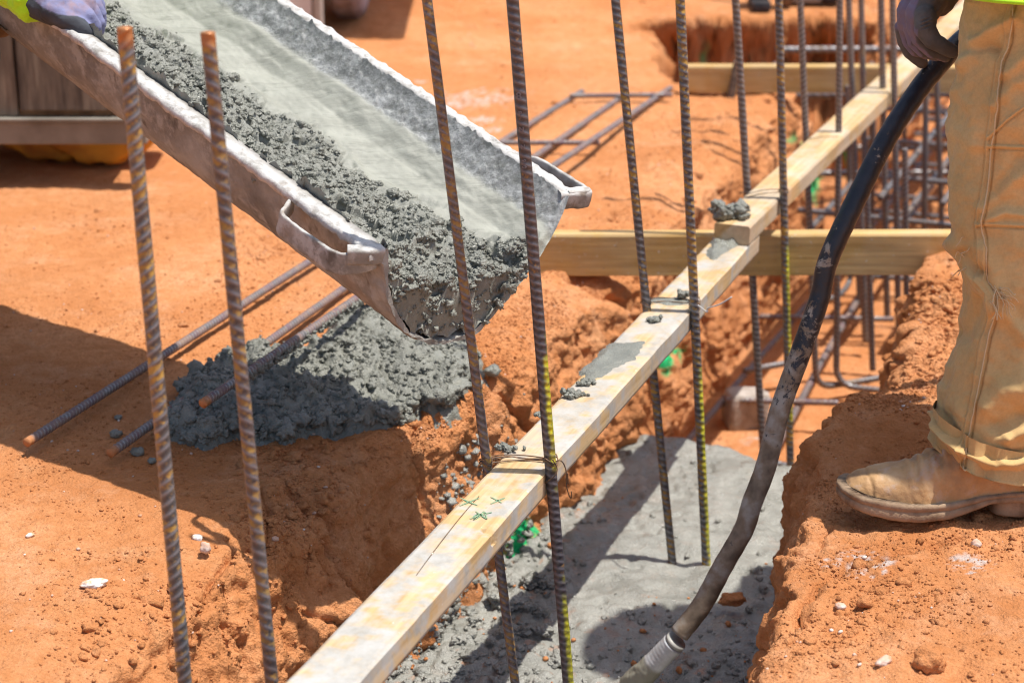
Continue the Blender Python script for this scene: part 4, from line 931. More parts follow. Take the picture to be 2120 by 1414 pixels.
ribbon('pencil_line', [(992, 1026), (960, 1062), (920, 1112), (880, 1165), (862, 1190)], .0010, M['wire'], near_b, .1212)

def smear(name, pix, z, h, label, seed=1, lumpiness=.5, cat='concrete smear', mat='wet', step=.0025):
    poly = np.array([Pz(*q, z)[:2] for q in pix]); gx = np.arange(poly[:, 0].min()-.02, poly[:, 0].max()+.02, step); gy = np.arange(poly[:, 1].min()-.02, poly[:, 1].max()+.02, step)
    X_, Y_ = np.meshgrid(gx, gy, indexing='ij'); P = np.stack([X_, Y_, X_*0+seed], -1); sd = polydist(P, poly)+.006*fbm(P, 40, 3, seed=seed)
    hh_ = h*smooth(-.001, .012, sd)+.004*smooth(-.0, -.004, sd)*-1; f = worley(P, 60, seed)[0]; g = worley(P, 120, seed)[0]
    P[..., 2] = z+hh_+np.where(sd > 0, 1, 0)*lumpiness*(.012*np.clip(.6-f, 0, 1)+.006*np.clip(.6-g, 0, 1))*smooth(-.2, .2, fbm(P, 15, 2, seed=seed+4)+lumpiness-.4)
    F = gridfaces(*X_.shape); F = F[(sd.ravel()[F] > -.003).any(1)]
    o = mk(name, P, F, M[mat]); return tag(o, label, cat)
smear('concrete_smear', [(1205, 768), (1262, 712), (1335, 706), (1318, 742), (1262, 770), (1218, 792)], .1200, .0035, 'thin grey concrete smear on the middle of the long board', 3, .35)
smear('concrete_smear', [(1462, 528), (1482, 488), (1545, 484), (1560, 497), (1520, 512), (1478, 540)], .1200, .006, 'grey concrete smear on the near board just below the board step', 4, .8)
smear('concrete_smear', [(1345, 625), (1360, 616), (1425, 618), (1432, 628), (1380, 632)], .1200, .003, 'thin concrete smear around the wire tie behind the middle of the board', 5, .4)
def dollop(px, py, z, size, label, seed, scale=(1, .8, .6), n=14):
    p = Pz(px, py, z); r2 = np.random.RandomState(seed); ps = np.stack([r2.normal(0, .55, n)*size*scale[0], r2.normal(0, .5, n)*size*scale[1], np.abs(r2.normal(0, .35, n))*size*scale[2]], 1); ps[0] = 0
    V, F = clods(ps, np.clip(r2.uniform(.28, .55, n)*size, .002, 1), 3, .35, seed, .85, .15); o = mk('concrete_lump', V, F, M['wet']); o.location = p
    return tag(o, label, 'concrete lump', 'concrete lumps dropped on the boards')
dollop(1508, 452, .158, .028, 'biggest wet concrete lump, sitting on the step where the boards overlap', 41, (1, .8, .9), 26)
dollop(1535, 455, .158, .014, 'wet lump at the right corner of the board step beside the biggest lump', 42)
dollop(1552, 437, .158, .006, 'tiny concrete dot on the upper board behind the step', 43, n=4)
dollop(1508, 492, .121, .018, 'wet concrete lump at the foot of the board step', 44)
dollop(1537, 492, .121, .014, 'wet concrete lump right of the one at the foot of the board step', 45)
dollop(1352, 665, .120, .012, 'flat concrete crumb on the board just before the middle wire tie', 46, (1.2, .8, .4))
dollop(1414, 616, .124, .013, 'concrete blob stuck on the middle wire tie beside the yellow sprayed bar', 47, (.6, .6, 1.))
dollop(1213, 797, .120, .010, 'concrete crumb at the left tip of the grey smear on the board', 48)
dollop(1180, 822, .120, .013, 'concrete crumb on the board between the dark bar and the grey smear', 49)
dollop(1211, 819, .120, .006, 'small concrete crumb just right of the one near the dark bar', 50, n=5)
dollop(1050, 934, .120, .013, 'concrete crumb on the board beside the first wire tie', 51, (1.3, .7, .6))
dollop(1116, 862, .120, .008, 'small concrete crumb at the left edge of the board behind the dark bar', 52)

# wire ties
def ptie(name, groups, label, r=.0009):
    root = empty(name, groups[0][0]); tag(root, label, 'wire tie')
    for g_ in groups: tube('wire', spline(g_, 8), r, M['wire'], root, 6)
    return root
c_ = lambda px, py, y: Py(px, py, y)
y1, y2 = 2.52, 2.51
def loop(cx_, cy_, yc_, r_, n=12, tiltz=.004): p = Py(cx_, cy_, yc_); return [p+np.array([r_*math.cos(t), r_*math.sin(t), tiltz*math.sin(2*t)]) for t in np.linspace(0, 6.3, n)]
ptie('wire_tie', [[Pz(1003, 952, .126), Pz(1018, 945, .127), Pz(1045, 941, .124), Pz(1090, 943, .124), Pz(1130, 948, .125)],
  [Pz(1003, 958, .124), Pz(1020, 952, .124), Pz(1060, 945, .126), Pz(1100, 951, .123), Pz(1142, 950, .128)],
  [Pz(1001, 962, .122), Pz(1024, 957, .123), Pz(1062, 953, .1225), Pz(1095, 952, .1225), Pz(1132, 953, .124)],
  [Pz(1010, 950, .127), Pz(1050, 944, .128), Pz(1085, 949, .124), Pz(1140, 949, .126)],
  loop(1006, 952, 2.53, .0085), loop(1006, 958, 2.53, .0088), loop(1139, 950, 2.512, .0105), loop(1140, 955, 2.512, .0102),
  [Py(1143, 950, 2.50), Py(1152, 965, 2.500), Py(1153, 975, 2.497), Py(1146, 987, 2.495), Py(1134, 996, 2.50), Py(1124, 1003, 2.52)],
  [Py(1150, 955, 2.50), Py(1160, 953, 2.50), Py(1168, 962, 2.50), Py(1173, 980, 2.50), Py(1176, 1002, 2.50), Py(1175, 980, 2.50), Py(1172, 985, 2.5), Py(1174, 1010, 2.5), Py(1180, 1029, 2.50), Py(1183, 1028, 2.5), Py(1183, 1017, 2.5)]],
  'loose twisted wire tying the leaning bar to the dark bar')
ptie('wire_tie', [[Pz(1335, 622, .126), Pz(1360, 616, .124), Pz(1395, 618, .123), Pz(1436, 622, .126)], [Pz(1337, 628, .124), Pz(1372, 624, .1225), Pz(1436, 628, .124)], loop(1337, 626, 3.19, .0085), loop(1438, 622, 3.19, .0095), loop(1438, 630, 3.19, .0095), loop(1438, 636, 3.19, .0095)],
  'wire tie on the near board caught in grey concrete')
th2 = tube('thread', spline([Py(1445, 632, 3.17), Py(1455, 640, 3.17), Py(1464, 646, 3.17), Py(1466, 638, 3.17), Py(1490, 630, 3.15), Py(1515, 615, 3.14)], 8), .0012, M['thread']); tag(th2, 'pale twisted plastic thread sticking out right of the middle wire tie', 'thread')
ptie('wire_tie', [[Pz(1545, 403, .165), Pz(1580, 394, .162), Pz(1618, 392, .164)], [Pz(1545, 408, .162), Pz(1590, 400, .1615), Pz(1618, 398, .162)], loop(1540, 400, 3.86, .0095), loop(1622, 395, 3.75, .0095)],
  'dark wire tie across the upper board just behind the board step')
ptie('wire_tie', [[Pz(1675, 288, .160), Pz(1705, 284, .158), Pz(1735, 283, .158)], loop(1735, 284, 4.3, .0105)], 'dark wire tie across the upper board beside the whitish patch')
ptie('wire_tie', [[Py(1672, 420, 4.28), Py(1700, 418, 4.3), Py(1735, 411, 4.3)], [Py(1672, 424, 4.28), Py(1700, 421, 4.3), Py(1735, 415, 4.3)]], 'wire strung low between two bars beside the green painted trench wall')

# ------------------------------------------------------------------ VIBRATOR HOSE
hp_ = [(1557, 1041, 2.765), (1540, 1095, 2.76), (1496, 1173, 2.745), (1453, 1252, 2.735), (1407, 1311, 2.73)]
hpts = [(2.6, 3.6, .03), (1.7, 3.5, .035), (1.25, 3.35, .30), Py(2130, -40, 3.12), Py(2040, 45, 3.05), Py(1985, 90, 3.0)]+[Py(*p) for p in
  [(1935, 145, 2.97), (1897, 193, 2.95), (1834, 290, 2.91), (1765, 428, 2.87), (1714, 541, 2.85), (1697, 616, 2.84), (1657, 732, 2.82), (1615, 848, 2.80), (1586, 964, 2.78)]+hp_]
hs = spline(hpts, 14); hs, hq = resample(hs, .004)
th = np.linspace(0, 2*np.pi, 28, endpoint=False); hr = .0157+.0004*np.sin(hq*230)[:, None]*np.cos(th*2)[None]+.0005*fbm(np.stack([hq, hq*0, hq*0], 1), 9, 2)[:, None]
V, F = tubemesh(hs, hr, 28)
mud = smooth(.42, -.12, V[:, 2])
hose = mk('vibrator_hose', V, [tuple(int(i) for i in f) for f in F], M['hose'], attrs={'mud': mud})
tag(hose, 'thick black hose curving from behind the tan trousers into the concrete', 'hose')
nz0 = Py(1395, 1331, 2.728); nz1 = Py(1337, 1390, 2.74); nz2 = Py(1300, 1432, 2.76)
Pn_ = spline([nz0, (nz0+nz1)/2, nz1, nz2, nz2+(nz2-nz1)*1.2+np.array([0, 0, -.02])], 10); Pn_, qn = resample(Pn_, .002)
rn = np.interp(qn, [0, .0015, .003, .055, .066, .10, .2], [.0152, .0182, .0178, .0178, .0186, .022, .025])
md = smooth(.046, .056, qn); th = np.linspace(0, 2*np.pi, 36, endpoint=False)
rn = rn[:, None]+md[:, None]*(.002*fbm(np.stack(np.meshgrid(qn*60, np.cos(th)*2, indexing='ij')+[np.meshgrid(qn, np.sin(th)*2, indexing='ij')[1]], -1), 1, 3))+.0002*np.sin(qn*900)[:, None]
V, F = tubemesh(Pn_, rn, 36); mm = np.r_[np.repeat(md, 36)*1., 0, 1]
mk('nozzle', V, [tuple(int(i) for i in f) for f in F], M['nozzle'], hose, attrs={'mud': np.clip(mm, 0, 1)})
V, F = tubemesh(np.stack([nz0+(nz0-nz1)*.10, nz0+(nz0-nz1)*.02]), np.array([.0170, .0170]), 28)
mk('clamp_ring', V, [tuple(int(i) for i in f) for f in F], M['nozzle'], hose, attrs={'mud': np.full(len(V), .6)})

# ------------------------------------------------------------------ WORKER ON THE RIGHT
worker = empty('person', (.78, 2.78, 0)); tag(worker, 'worker in torn tan trousers, dusty boot and yellow vest beside the black hose', 'person')
K = np.array
HX, HY = .925, 2.800; DX, DY = HX-.735, HY-2.80
hd = lambda x, y, z: K([x+DX, y+DY, z])
body_parts = [(K([.86, 2.81, .92]), .115, K([.92, 2.81, 1.10]), .11), (K([.92, 2.81, 1.10]), .11, K([.985, 2.81, 1.33]), .125), (K([.99, 2.71, 1.38]), .07, K([.99, 2.93, 1.38]), .07),
  (K([.975, 2.79, 1.40]), .06, K([.92, 2.74, 1.50]), .055), (hd(.735, 2.80, 1.60), .082, hd(.745, 2.80, 1.66), .088), (hd(.70, 2.80, 1.545), .05, hd(.72, 2.80, 1.60), .07),
  (hd(.655, 2.80, 1.60), .009, hd(.640, 2.80, 1.582), .012), (hd(.73, 2.712, 1.60), .012, hd(.735, 2.708, 1.625), .016), (hd(.73, 2.888, 1.60), .012, hd(.735, 2.892, 1.625), .016),
  (hd(.662, 2.79, 1.555), .008, hd(.662, 2.81, 1.555), .008),
  (K([.99, 3.00, 1.37]), .055, K([.98, 3.05, 1.08]), .042), (K([.98, 3.05, 1.08]), .042, Py(1985, -55, 2.92), .030),
  (K([.99, 2.62, 1.37]), .055, K([1.22, 2.62, 1.16]), .042), (K([1.22, 2.62, 1.16]), .042, K([1.12, 2.66, .96]), .028),
  (K([.83, 2.79, .90]), .08, K([.752, 2.735, .48]), .050), (K([.752, 2.735, .48]), .050, K([.735, 2.665, .08]), .036), (K([.80, 2.90, .90]), .09, K([.90, 2.93, .48]), .055), (K([.90, 2.93, .48]), .055, K([1.03, 2.95, .08]), .038)]
fuse('body', body_parts, .012, M['skin'], worker, 8)
S_, SF_ = ico(3)
for e in (-.032, .032):
    V = S_*.0125+hd(.664, 2.80+e, 1.612); mk('eye', V, SF_, M['white'], worker)
fuse('hair', [(hd(.765, 2.80, 1.60), .086, hd(.755, 2.80, 1.68), .092)], .012, M['hair'], worker, 4)
hv = S_[S_[:, 2] > -.15]; u = np.linspace(0, 1, 24); prf = np.array([(math.cos(a_)*.125, math.sin(a_)*.115) for a_ in np.linspace(0, np.pi/2, 22)]); prf = np.vstack([[(.150, -.004), (.150, .0)], prf])
th = np.linspace(0, 2*np.pi, 48, endpoint=False); V = np.stack([HX+.005+prf[:, :1]*np.cos(th)*1.1-.012, HY+prf[:, :1]*np.sin(th), 1.66+prf[:, 1:]+0*th], -1)
mk('hard_hat', V, gridfaces(len(prf), 48, True), M['helmet'], worker)

def trouser_leg(yc, left_px, W_of_z, hem_px=None):
    """front leg: rings whose front edge follows the photo's outline"""
    zs = np.linspace(.075, .93, 560); th = np.linspace(0, 2*np.pi, 440, endpoint=False)
    pyv = np.array([p[1] for p in left_px]); pxv = np.array([p[0] for p in left_px])
    yof = lambda z: yc+.17*(z-.12); ed = np.array([Py(a, b, yc) for a, b in zip(pxv, pyv)])
    for _ in range(4): ed = np.array([Py(a, b, yof(e[2])) for a, b, e in zip(pxv, pyv, ed)]); o_ = np.argsort(ed[:, 2]); xl = np.interp(zs, ed[o_, 2], ed[o_, 0])
    k = np.ones(9)/9; xl = np.convolve(np.pad(xl, 4, 'edge'), k, 'valid')
    W = W_of_z(zs); cxs = xl+W/2
    Z, T_ = np.meshgrid(zs, th, indexing='ij'); c, s = np.cos(T_), np.sin(T_)
    rx = (W/2)[:, None]; ry = rx*np.interp(zs, [.05, .2, .5, .75, .93], [.86, .84, .86, .95, 1.0])[:, None]
    e = .9; X_ = cxs[:, None]+rx*np.sign(c)*np.abs(c)**e; Y_ = yof(zs)[:, None]+.01+ry*np.sign(s)*np.abs(s)**e
    return np.stack([X_, Y_, Z], -1), zs
left_px = [(2013, -130), (2012, 0), (2008, 20), (2000, 60), (1987, 100), (1979, 160), (1973, 300), (1966, 400), (1968, 460), (1976, 500), (1990, 540), (1994, 600), (1995, 660), (1992, 700), (1974, 760), (1945, 830), (1932, 890), (1926, 930), (1918, 955), (1905, 985), (1903, 1000), (1903, 1100)]
Wz = lambda z: np.interp(z, [.07, .12, .2, .3, .42, .5, .65, .8, .95], [.200, .192, .188, .170, .155, .165, .185, .20, .21])
Gt, zs = trouser_leg(2.665, left_px, Wz)
nt = normals(Gt); cen = Gt.mean(axis=1, keepdims=True); nt *= np.sign(np.sum(nt*(Gt-cen), -1).mean())
# hem: lower edge tilts down towards the heel; squeeze rings below it
px_, py_ = proj(Gt)
Pz_ = Gt
Zg = Gt[..., 2]
cf = K([1., 1., .8])
d = .009*fbm(Pz_*cf, 7, 3, seed=101)+.0055*fbm(Pz_, 17, 3, seed=102)
Pr = Pz_.copy(); Pr[..., 2] = Pz_[..., 2]+.55*(Pz_[..., 0]-.72)       # folds run obliquely
d += .0065*(ridged(Pr*K([.55, .7, 1.9]), 6.5, 2, seed=103)-.5)*smooth(.02, .25, np.abs(Zg-.36)+.05)
d += .006*smooth(.24, .10, Zg)*(ridged(Pr*K([.5, .6, 2.2]), 8, 2, seed=104)-.45)
d += .0012*fbm(Pz_, 60, 3, seed=105)
def crease(pts, w, amp, sharp=1.):
    """fold drawn on the cloth where the photo shows it"""
    global d
    pts = np.array(pts, float); dm = np.full(px_.shape, 1e9)
    for i in range(len(pts)-1):
        a_, b_ = pts[i], pts[i+1]; e_ = b_-a_; t = np.clip(((px_-a_[0])*e_[0]+(py_-a_[1])*e_[1])/(e_@e_), 0, 1)
        dm = np.minimum(dm, np.hypot(px_-a_[0]-t*e_[0], py_-a_[1]-t*e_[1]))
    facing = nt[..., 1] < .25
    d = d+amp*1.35*np.exp(-(dm/w)**2)*facing
crease([(1995, 135), (2015, 90), (2060, 60), (2100, 40)], 13, .010); crease([(2005, 105), (2040, 92), (2062, 100)], 10, -.007)
crease([(2085, 150), (2120, 120), (2160, 100)], 15, .009); crease([(2060, 215), (2100, 170), (2140, 165)], 14, .007); crease([(1985, 190), (2010, 230), (2020, 300)], 16, .005)
crease([(2035, 430), (2075, 390), (2130, 350)], 14, .006); crease([(2060, 400), (2110, 330)], 12, -.006); crease([(2040, 455), (2080, 440), (2130, 445)], 9, .006)
crease([(1975, 500), (2010, 540), (2030, 580), (2060, 640)], 14, .012); crease([(2000, 520), (2035, 560)], 9, -.009); crease([(2035, 512), (2060, 560), (2075, 640), (2120, 700)], 15, .009)
crease([(1998, 690), (2010, 670), (2025, 620)], 18, -.008); crease([(2040, 840), (2080, 810), (2130, 800)], 24, .012); crease([(2060, 880), (2110, 860)], 16, -.008)
crease([(1938, 900), (1965, 930), (2000, 950), (2060, 962), (2130, 945)], 11, .008); crease([(1930, 870), (1945, 915), (1985, 950)], 10, .009); crease([(1990, 975), (2040, 985), (2120, 975)], 9, -.010)
crease([(2000, 985), (2030, 1004), (2080, 1012), (2130, 1008)], 8, .010); crease([(1932, 925), (1950, 960), (1975, 985)], 8, -.010); crease([(2085, 905), (2130, 885)], 12, .010); crease([(2085, 940), (2130, 930)], 9, -.008)
crease([(1915, 975), (1960, 1000), (2010, 1020), (2060, 1030), (2130, 1030)], 7, .005)
# stitched seams, pocket edge and knee patch
def stitch(pts, w, amp): crease(pts, w, amp)
seamx = [(2089, 10), (2081, 89), (2066, 128), (2058, 186), (2054, 240), (2043, 309), (2039, 367), (2031, 422), (2023, 464), (2033, 515), (2036, 577), (2054, 604), (2054, 643), (2039, 693), (2023, 779), (2004, 868), (1992, 926), (1985, 976), (1969, 1018)]
crease(seamx, 7.5, .0032); crease([(a+9, b) for a, b in seamx], 2.2, .0022); crease([(a+13, b) for a, b in seamx], 2.5, -.0028); crease([(a-6, b) for a, b in seamx], 1.8, -.0018); crease([(a+2, b) for a, b in seamx], 1.5, -.0012)
for pts in ([(2047, 284), (2085, 245), (2140, 200)], [(2048, 303), (2140, 305)], [(2026, 463), (2140, 466)]):
    crease(pts, 5, .0028); crease([(a, b+7) for a, b in pts], 2.2, -.0028); crease([(a, b-4) for a, b in pts], 1.6, -.0016)
Gt = Gt+nt*d[..., None]
hemz = lambda x: np.interp(x, [.55, .60, .66, .72, .80], [.118, .105, .080, .066, .062])
hz_ = hemz(Gt[..., 0]); zz = Gt[..., 2]
Gt[..., 2] = np.where(zz < .16, hz_+(zz-.075)/(.16-.075)*(.16-hz_), zz)
ev_ = 1+.02*smooth(.13, .08, zz)
inner = Gt[0].copy(); ce = inner.mean(0); ring2 = ce+(inner-ce)*.955+K([0, 0, .0005]); ring3 = ring2*1.; ring3[:, 2] += .05
Gt2 = np.concatenate([ring3[None], ring2[None], Gt], 0)
Vl, Fl = Gt2.reshape(-1, 3), gridfaces(Gt2.shape[0], Gt2.shape[1], True)
trousers = mk('trousers', Vl, Fl, M['trouser'], worker)
hipp = [(K([.86, 2.81, .90]), .12, K([.90, 2.81, 1.04]), .12), (K([.83, 2.74, .92]), .085, K([.82, 2.73, .84]), .08), (K([.82, 2.90, .90]), .11, K([.91, 2.93, .50]), .085), (K([.91, 2.93, .50]), .085, K([1.04, 2.95, .10]), .075)]
fuse('trouser_seat', hipp, .009, M['trouser'], worker, 8, lambda v, n: .006*fbm(v, 9, 3, seed=3))
# yellowish stitching threads on the seam
seam_pts = []
gflat = Gt[:, :, :].reshape(-1, 3); gpx, gpy = px_.ravel(), py_.ravel(); fac = (nt[..., 1].ravel() < .2)
gf = gflat[fac]; gx_, gy_ = proj(gf)
def surf(px, py):
    i = np.argmin((gx_-px)**2+(gy_-py)**2); return gf[i]
for off in (8,):
    pp = spline([K([a+off, b, 0.]) for a, b in seamx], 10)
    sp = [surf(p[0], p[1])+K([0, -.0010, 0]) for p in pp[::2]]; sp = [sp[0]]+[b for a, b in zip(sp[:-1], sp[1:]) if np.linalg.norm(a-b) > .002]
    tube('seam', sp, .0011, M['seam'], trousers, 6)
r2 = np.random.RandomState(3)
for cxp, cyp, n_, ln in ((2062, 607, 17, .028), (1993, 533, 6, .012)):
    for k in range(n_):
        b0 = surf(cxp+r2.normal(0, 10), cyp+r2.normal(0, 12))+K([0, -.002, 0]); dd_ = K([r2.uniform(-.2, 1.1) if cxp > 2000 else -1, -.35, r2.uniform(-1, .1)]); dd_ /= np.linalg.norm(dd_)
        P_ = [b0, b0+dd_*ln*.4+r2.normal(0, .0015, 3), b0+dd_*ln*.75+r2.normal(0, .003, 3)+K([0, 0, -.003]), b0+dd_*ln*r2.uniform(.7, 1.1)+K([0, 0, -.007])]
        tube('frayed_thread', spline(P_, 4), .0007, M['seam'], trousers, 5)
# vest and sleeves
vz = np.linspace(0, 1, 80); th = np.linspace(0, 2*np.pi, 120, endpoint=False); Vz, Vt = np.meshgrid(vz, th, indexing='ij')
zb = .738+.030*(np.cos(Vt)+1)*.5
rxv = np.interp(vz, [0, .2, .6, .85, 1], [.205, .165, .140, .14, .07])[:, None]; ryv = np.interp(vz, [0, .15, .3, .6, .85, 1], [.205, .195, .172, .17, .18, .09])[:, None]
Vv = np.stack([.803+.19*Vz**.9+rxv*np.cos(Vt), 2.80+ryv*np.sin(Vt), zb+(1.45-zb)*Vz], -1)
Vv += normals(Vv)*(.006*fbm(Vv*K([1, 1, .4]), 9, 3, seed=8)+.0008*fbm(Vv, 90, 2))[..., None]
# place the lower front edge at the photo's hem corner
e0 = Py(2013, 22, 2.67)
vest = mk('vest', Vv, gridfaces(80, 120, True), M['hivis'], worker)
hm = Vv[0]*1.; tube('vest_hem', np.vstack([hm[::2], hm[:1]]), .0032, M['hivis'], vest, 8)
fuse('sleeve', [(K([.99, 3.00, 1.36]), .068, K([.98, 3.05, 1.08]), .055), (K([.98, 3.05, 1.08]), .055, Py(2015, -110, 2.93), .043)], .008, M['shirt'], worker, 6, lambda v, n: .004*fbm(v, 20, 3))
fuse('sleeve', [(K([.99, 2.62, 1.36]), .068, K([1.22, 2.62, 1.16]), .055), (K([1.22, 2.62, 1.16]), .055, K([1.13, 2.655, .98]), .043)], .008, M['shirt'], worker, 6, lambda v, n: .004*fbm(v, 20, 3))
# gloved hand near the hose
def hand_pts(l): return [Py(a, b, y) for a, b, y in l]
def chain(pts, rads): return [(pts[i], rads[i], pts[i+1], rads[i+1]) for i in range(len(pts)-1)]
gl = []
gl += chain(hand_pts([(1972, -60, 2.92), (1940, -5, 2.915)]), [.034, .030])
gl += chain(hand_pts([(1915, -8, 2.925), (1893, 25, 2.93), (1888, 48, 2.93)]), [.027, .027, .023]); gl += chain(hand_pts([(1930, -5, 2.90), (1908, 30, 2.895), (1905, 58, 2.90)]), [.026, .025, .020])
gl += chain(hand_pts([(1900, 40, 2.95), (1885, 55, 2.955)]), [.02, .017])
gl += chain(hand_pts([(1916, 36, 2.872), (1915, 60, 2.862), (1930, 84, 2.856), (1953, 97, 2.855), (1972, 107, 2.858)]), [.0180, .0165, .0135, .0118, .0105])   # thumb
fuse_f = [([(1895, 55, 2.890), (1901, 84, 2.886), (1927, 108, 2.884), (1958, 119, 2.886)], [.0110, .0098, .0092, .0082]),
          ([(1885, 58, 2.912), (1891, 88, 2.911), (1911, 108, 2.910), (1938, 117, 2.912)], [.0110, .0098, .0092, .0082]),
          ([(1874, 58, 2.935), (1881, 88, 2.936), (1895, 106, 2.936), (1918, 113, 2.938)], [.0108, .0096, .0090, .0080]),
          ([(1867, 56, 2.958), (1872, 84, 2.963), (1884, 108, 2.963), (1908, 129, 2.963)], [.0112, .0112, .0112, .0102])]
for a_, r_ in fuse_f: gl += chain(hand_pts(a_), r_)
def coatR(v, n):
    px, py = proj(v); b = np.interp(py, [-60, 0, 25, 50, 62], [1935, 1903, 1893, 1892, 1896])
    c1 = smooth(-3, 2, px-b)*smooth(66, 58, py); dors = -n[:, 0]*.85-n[:, 2]*.25
    c2 = smooth(58, 66, py)*smooth(.45, .25, dors); c3 = smooth(2.946, 2.952, v[:, 1])*smooth(58, 68, py); c4 = smooth(2.874, 2.870, v[:, 1])*smooth(1898, 1902, px)
    return np.maximum.reduce([c1, c2, c3, c4])
def crf(v, n):
    px, py = proj(v); k = smooth(34, 42, py)*smooth(66, 58, py)*smooth(1903, 1910, px)*smooth(1930, 1922, px)*smooth(2.88, 2.87, v[:, 1])
    return k*.0022*np.sin((py+.35*px)*.80)+.0006*fbm(v, 120, 2)
fuse('glove', gl, .0018, M['glove'], worker, 5, crf, None, {'coat': coatR})
# other hand, hanging behind the frame
gl2 = chain([K([1.12, 2.66, .97]), K([1.105, 2.66, .88])], [.03, .033])
for k, (dx_, ln_) in enumerate(((-.03, .075), (-.010, .085), (.010, .08), (.03, .065))):
    gl2 += chain([K([1.105+dx_, 2.66, .87]), K([1.105+dx_*1.1, 2.655, .87-ln_*.55]), K([1.105+dx_*1.1, 2.675, .87-ln_])], [.0115, .0105, .009])
gl2 += chain([K([1.075, 2.66, .90]), K([1.052, 2.65, .85]), K([1.048, 2.655, .815])], [.015, .0125, .010])
fuse('glove', gl2, .003, M['glove'], worker, 5, None, None, {'coat': lambda v, n: v[:, 1]*0+1})

# boots
def boot(off, par):
    """upper swept from toe to heel; toe points to -x"""
    u = np.linspace(0, 1, 200); th = np.linspace(0, 2*np.pi, 150, endpoint=False); L = .305; x0 = .474
    X_ = x0+u*L
    hw = np.interp(u, [0, .02, .06, .14, .28, .40, .55, .75, .90, .97, 1.0], [.006, .020, .031, .041, .047, .047, .041, .036, .036, .030, .012])
    top = np.interp(u, [0, .03, .08, .16, .27, .36, .44, .52, .60, .70, 1.0], [.040, .050, .057, .064, .068, .078, .092, .112, .132, .16, .16])
    bot = np.interp(u, [0, .1, .3, .5, .65, .8, 1], [.036, .031, .024, .024, .032, .036, .036])
    U, T_ = np.meshgrid(u, th, indexing='ij'); c, s = np.cos(T_), np.sin(T_)
    h_ = (top-bot)[:, None]; zc = bot[:, None]
    zz_ = np.where(s > 0, zc+h_*np.abs(s)**.85, zc-.002*np.abs(s)); yy_ = hw[:, None]*np.sign(c)*np.abs(c)**np.where(s > 0, .75, .9)*(1-.10*np.clip(s, 0, 1))
    ycen = 2.640+.010*u[:, None]-.0*U
    G_ = np.stack([X_[:, None]+0*U, ycen+yy_, zz_], -1); n_ = normals(G_); n_ *= np.sign(np.sum(n_*(G_-G_.mean(1, keepdims=True)), -1).mean())
    wr = smooth(.26, .34, U)*smooth(.58, .46, U)*np.clip(s, 0, 1)
    dd_ = .0022*wr*np.sin((G_[..., 0]+.35*G_[..., 2]+.25*np.abs(G_[..., 1]-2.64))*330)+.0018*fbm(G_, 22, 3, seed=5)+.0006*fbm(G_, 90, 3)
    dd_ += .0030*smooth(.30, .36, U)*smooth(.62, .4, U)*(ridged(G_*K([1.6, .5, .9]), 16, 2, seed=6)-.55)
    dd_ -= .0012*np.exp(-((U-.105-.02*np.abs(c))/.008)**2)
    G_ = G_+n_*dd_[..., None]+K(off); up = mk('boot', G_, gridfaces(200, 150, True), M['leather'], par)
    ou = np.linspace(0, 2*np.pi, 220, endpoint=False); hwS = lambda uu: np.interp(uu, [0, .015, .05, .14, .28, .40, .55, .72, .90, .97, 1.0], [.0, .020, .036, .048, .054, .053, .045, .040, .040, .033, .0])
    uu = (1-np.cos(ou))/2; sg = np.sign(np.sin(ou)+1e-9); ring = np.stack([x0-.008+uu*(L+.014), 2.640+.010*uu+sg*hwS(uu)], 1)
    zt = np.interp(uu, [0, .1, .3, .5, .65, .8, 1], [.044, .036, .028, .027, .035, .039, .039]); zb_ = np.interp(uu, [0, .1, .22, .35, .5, .6, .68, .8, 1], [.024, .012, .004, .000, .002, .012, .022, .024, .024])
    rows = []
    for f_, o_ in ((0, -.012), (0, 0), (.2, .0014), (.36, .0004), (.42, -.0018), (.48, .0006), (.8, .0012), (.95, 0), (1, -.003), (1, -.02)):
        z_ = zt*(1-f_)+zb_*f_; cx0 = ring.mean(0); dr = ring-cx0; dr = dr/np.linalg.norm(dr, axis=1)[:, None]; rr = ring+dr*o_
        rows.append(np.c_[rr, z_])
    G_ = np.array(rows); G_ += (.0006*fbm(G_, 60, 3, seed=9))[..., None]; G_ = G_+K(off)
    F = [tuple(int(i) for i in f) for f in gridfaces(len(rows), 220, True)]+[tuple(range(220)), tuple(range(9*220, 10*220))[::-1]]
    so1 = mk('sole', G_, F, M['sole'], up)
    hr_ = []
    m_ = uu > .70; 
    hu = np.linspace(0, 2*np.pi, 60, endpoint=False); hx = x0+L*.86+.048*np.sign(np.cos(hu))*np.abs(np.cos(hu))**.6; hy = 2.649+.038*np.sign(np.sin(hu))*np.abs(np.sin(hu))**.7
    G_ = np.array([np.stack([hx, hy, 0*hx+z_], 1) for z_ in (.026, .024, .014, .004, .000, -.001)]); G_[-1] = G_[-1].mean(0)*.1+G_[-1]*.9; G_ += (.0007*fbm(G_, 50, 3))[..., None]; G_ = G_+K(off)
    F = [tuple(int(i) for i in f) for f in gridfaces(6, 60, True)]+[tuple(range(60)), tuple(range(300, 360))[::-1]]
    mk('heel', G_, F, M['sole'], up)
boot((.005, 0, .006), worker); boot((.33, .31, .006), worker)

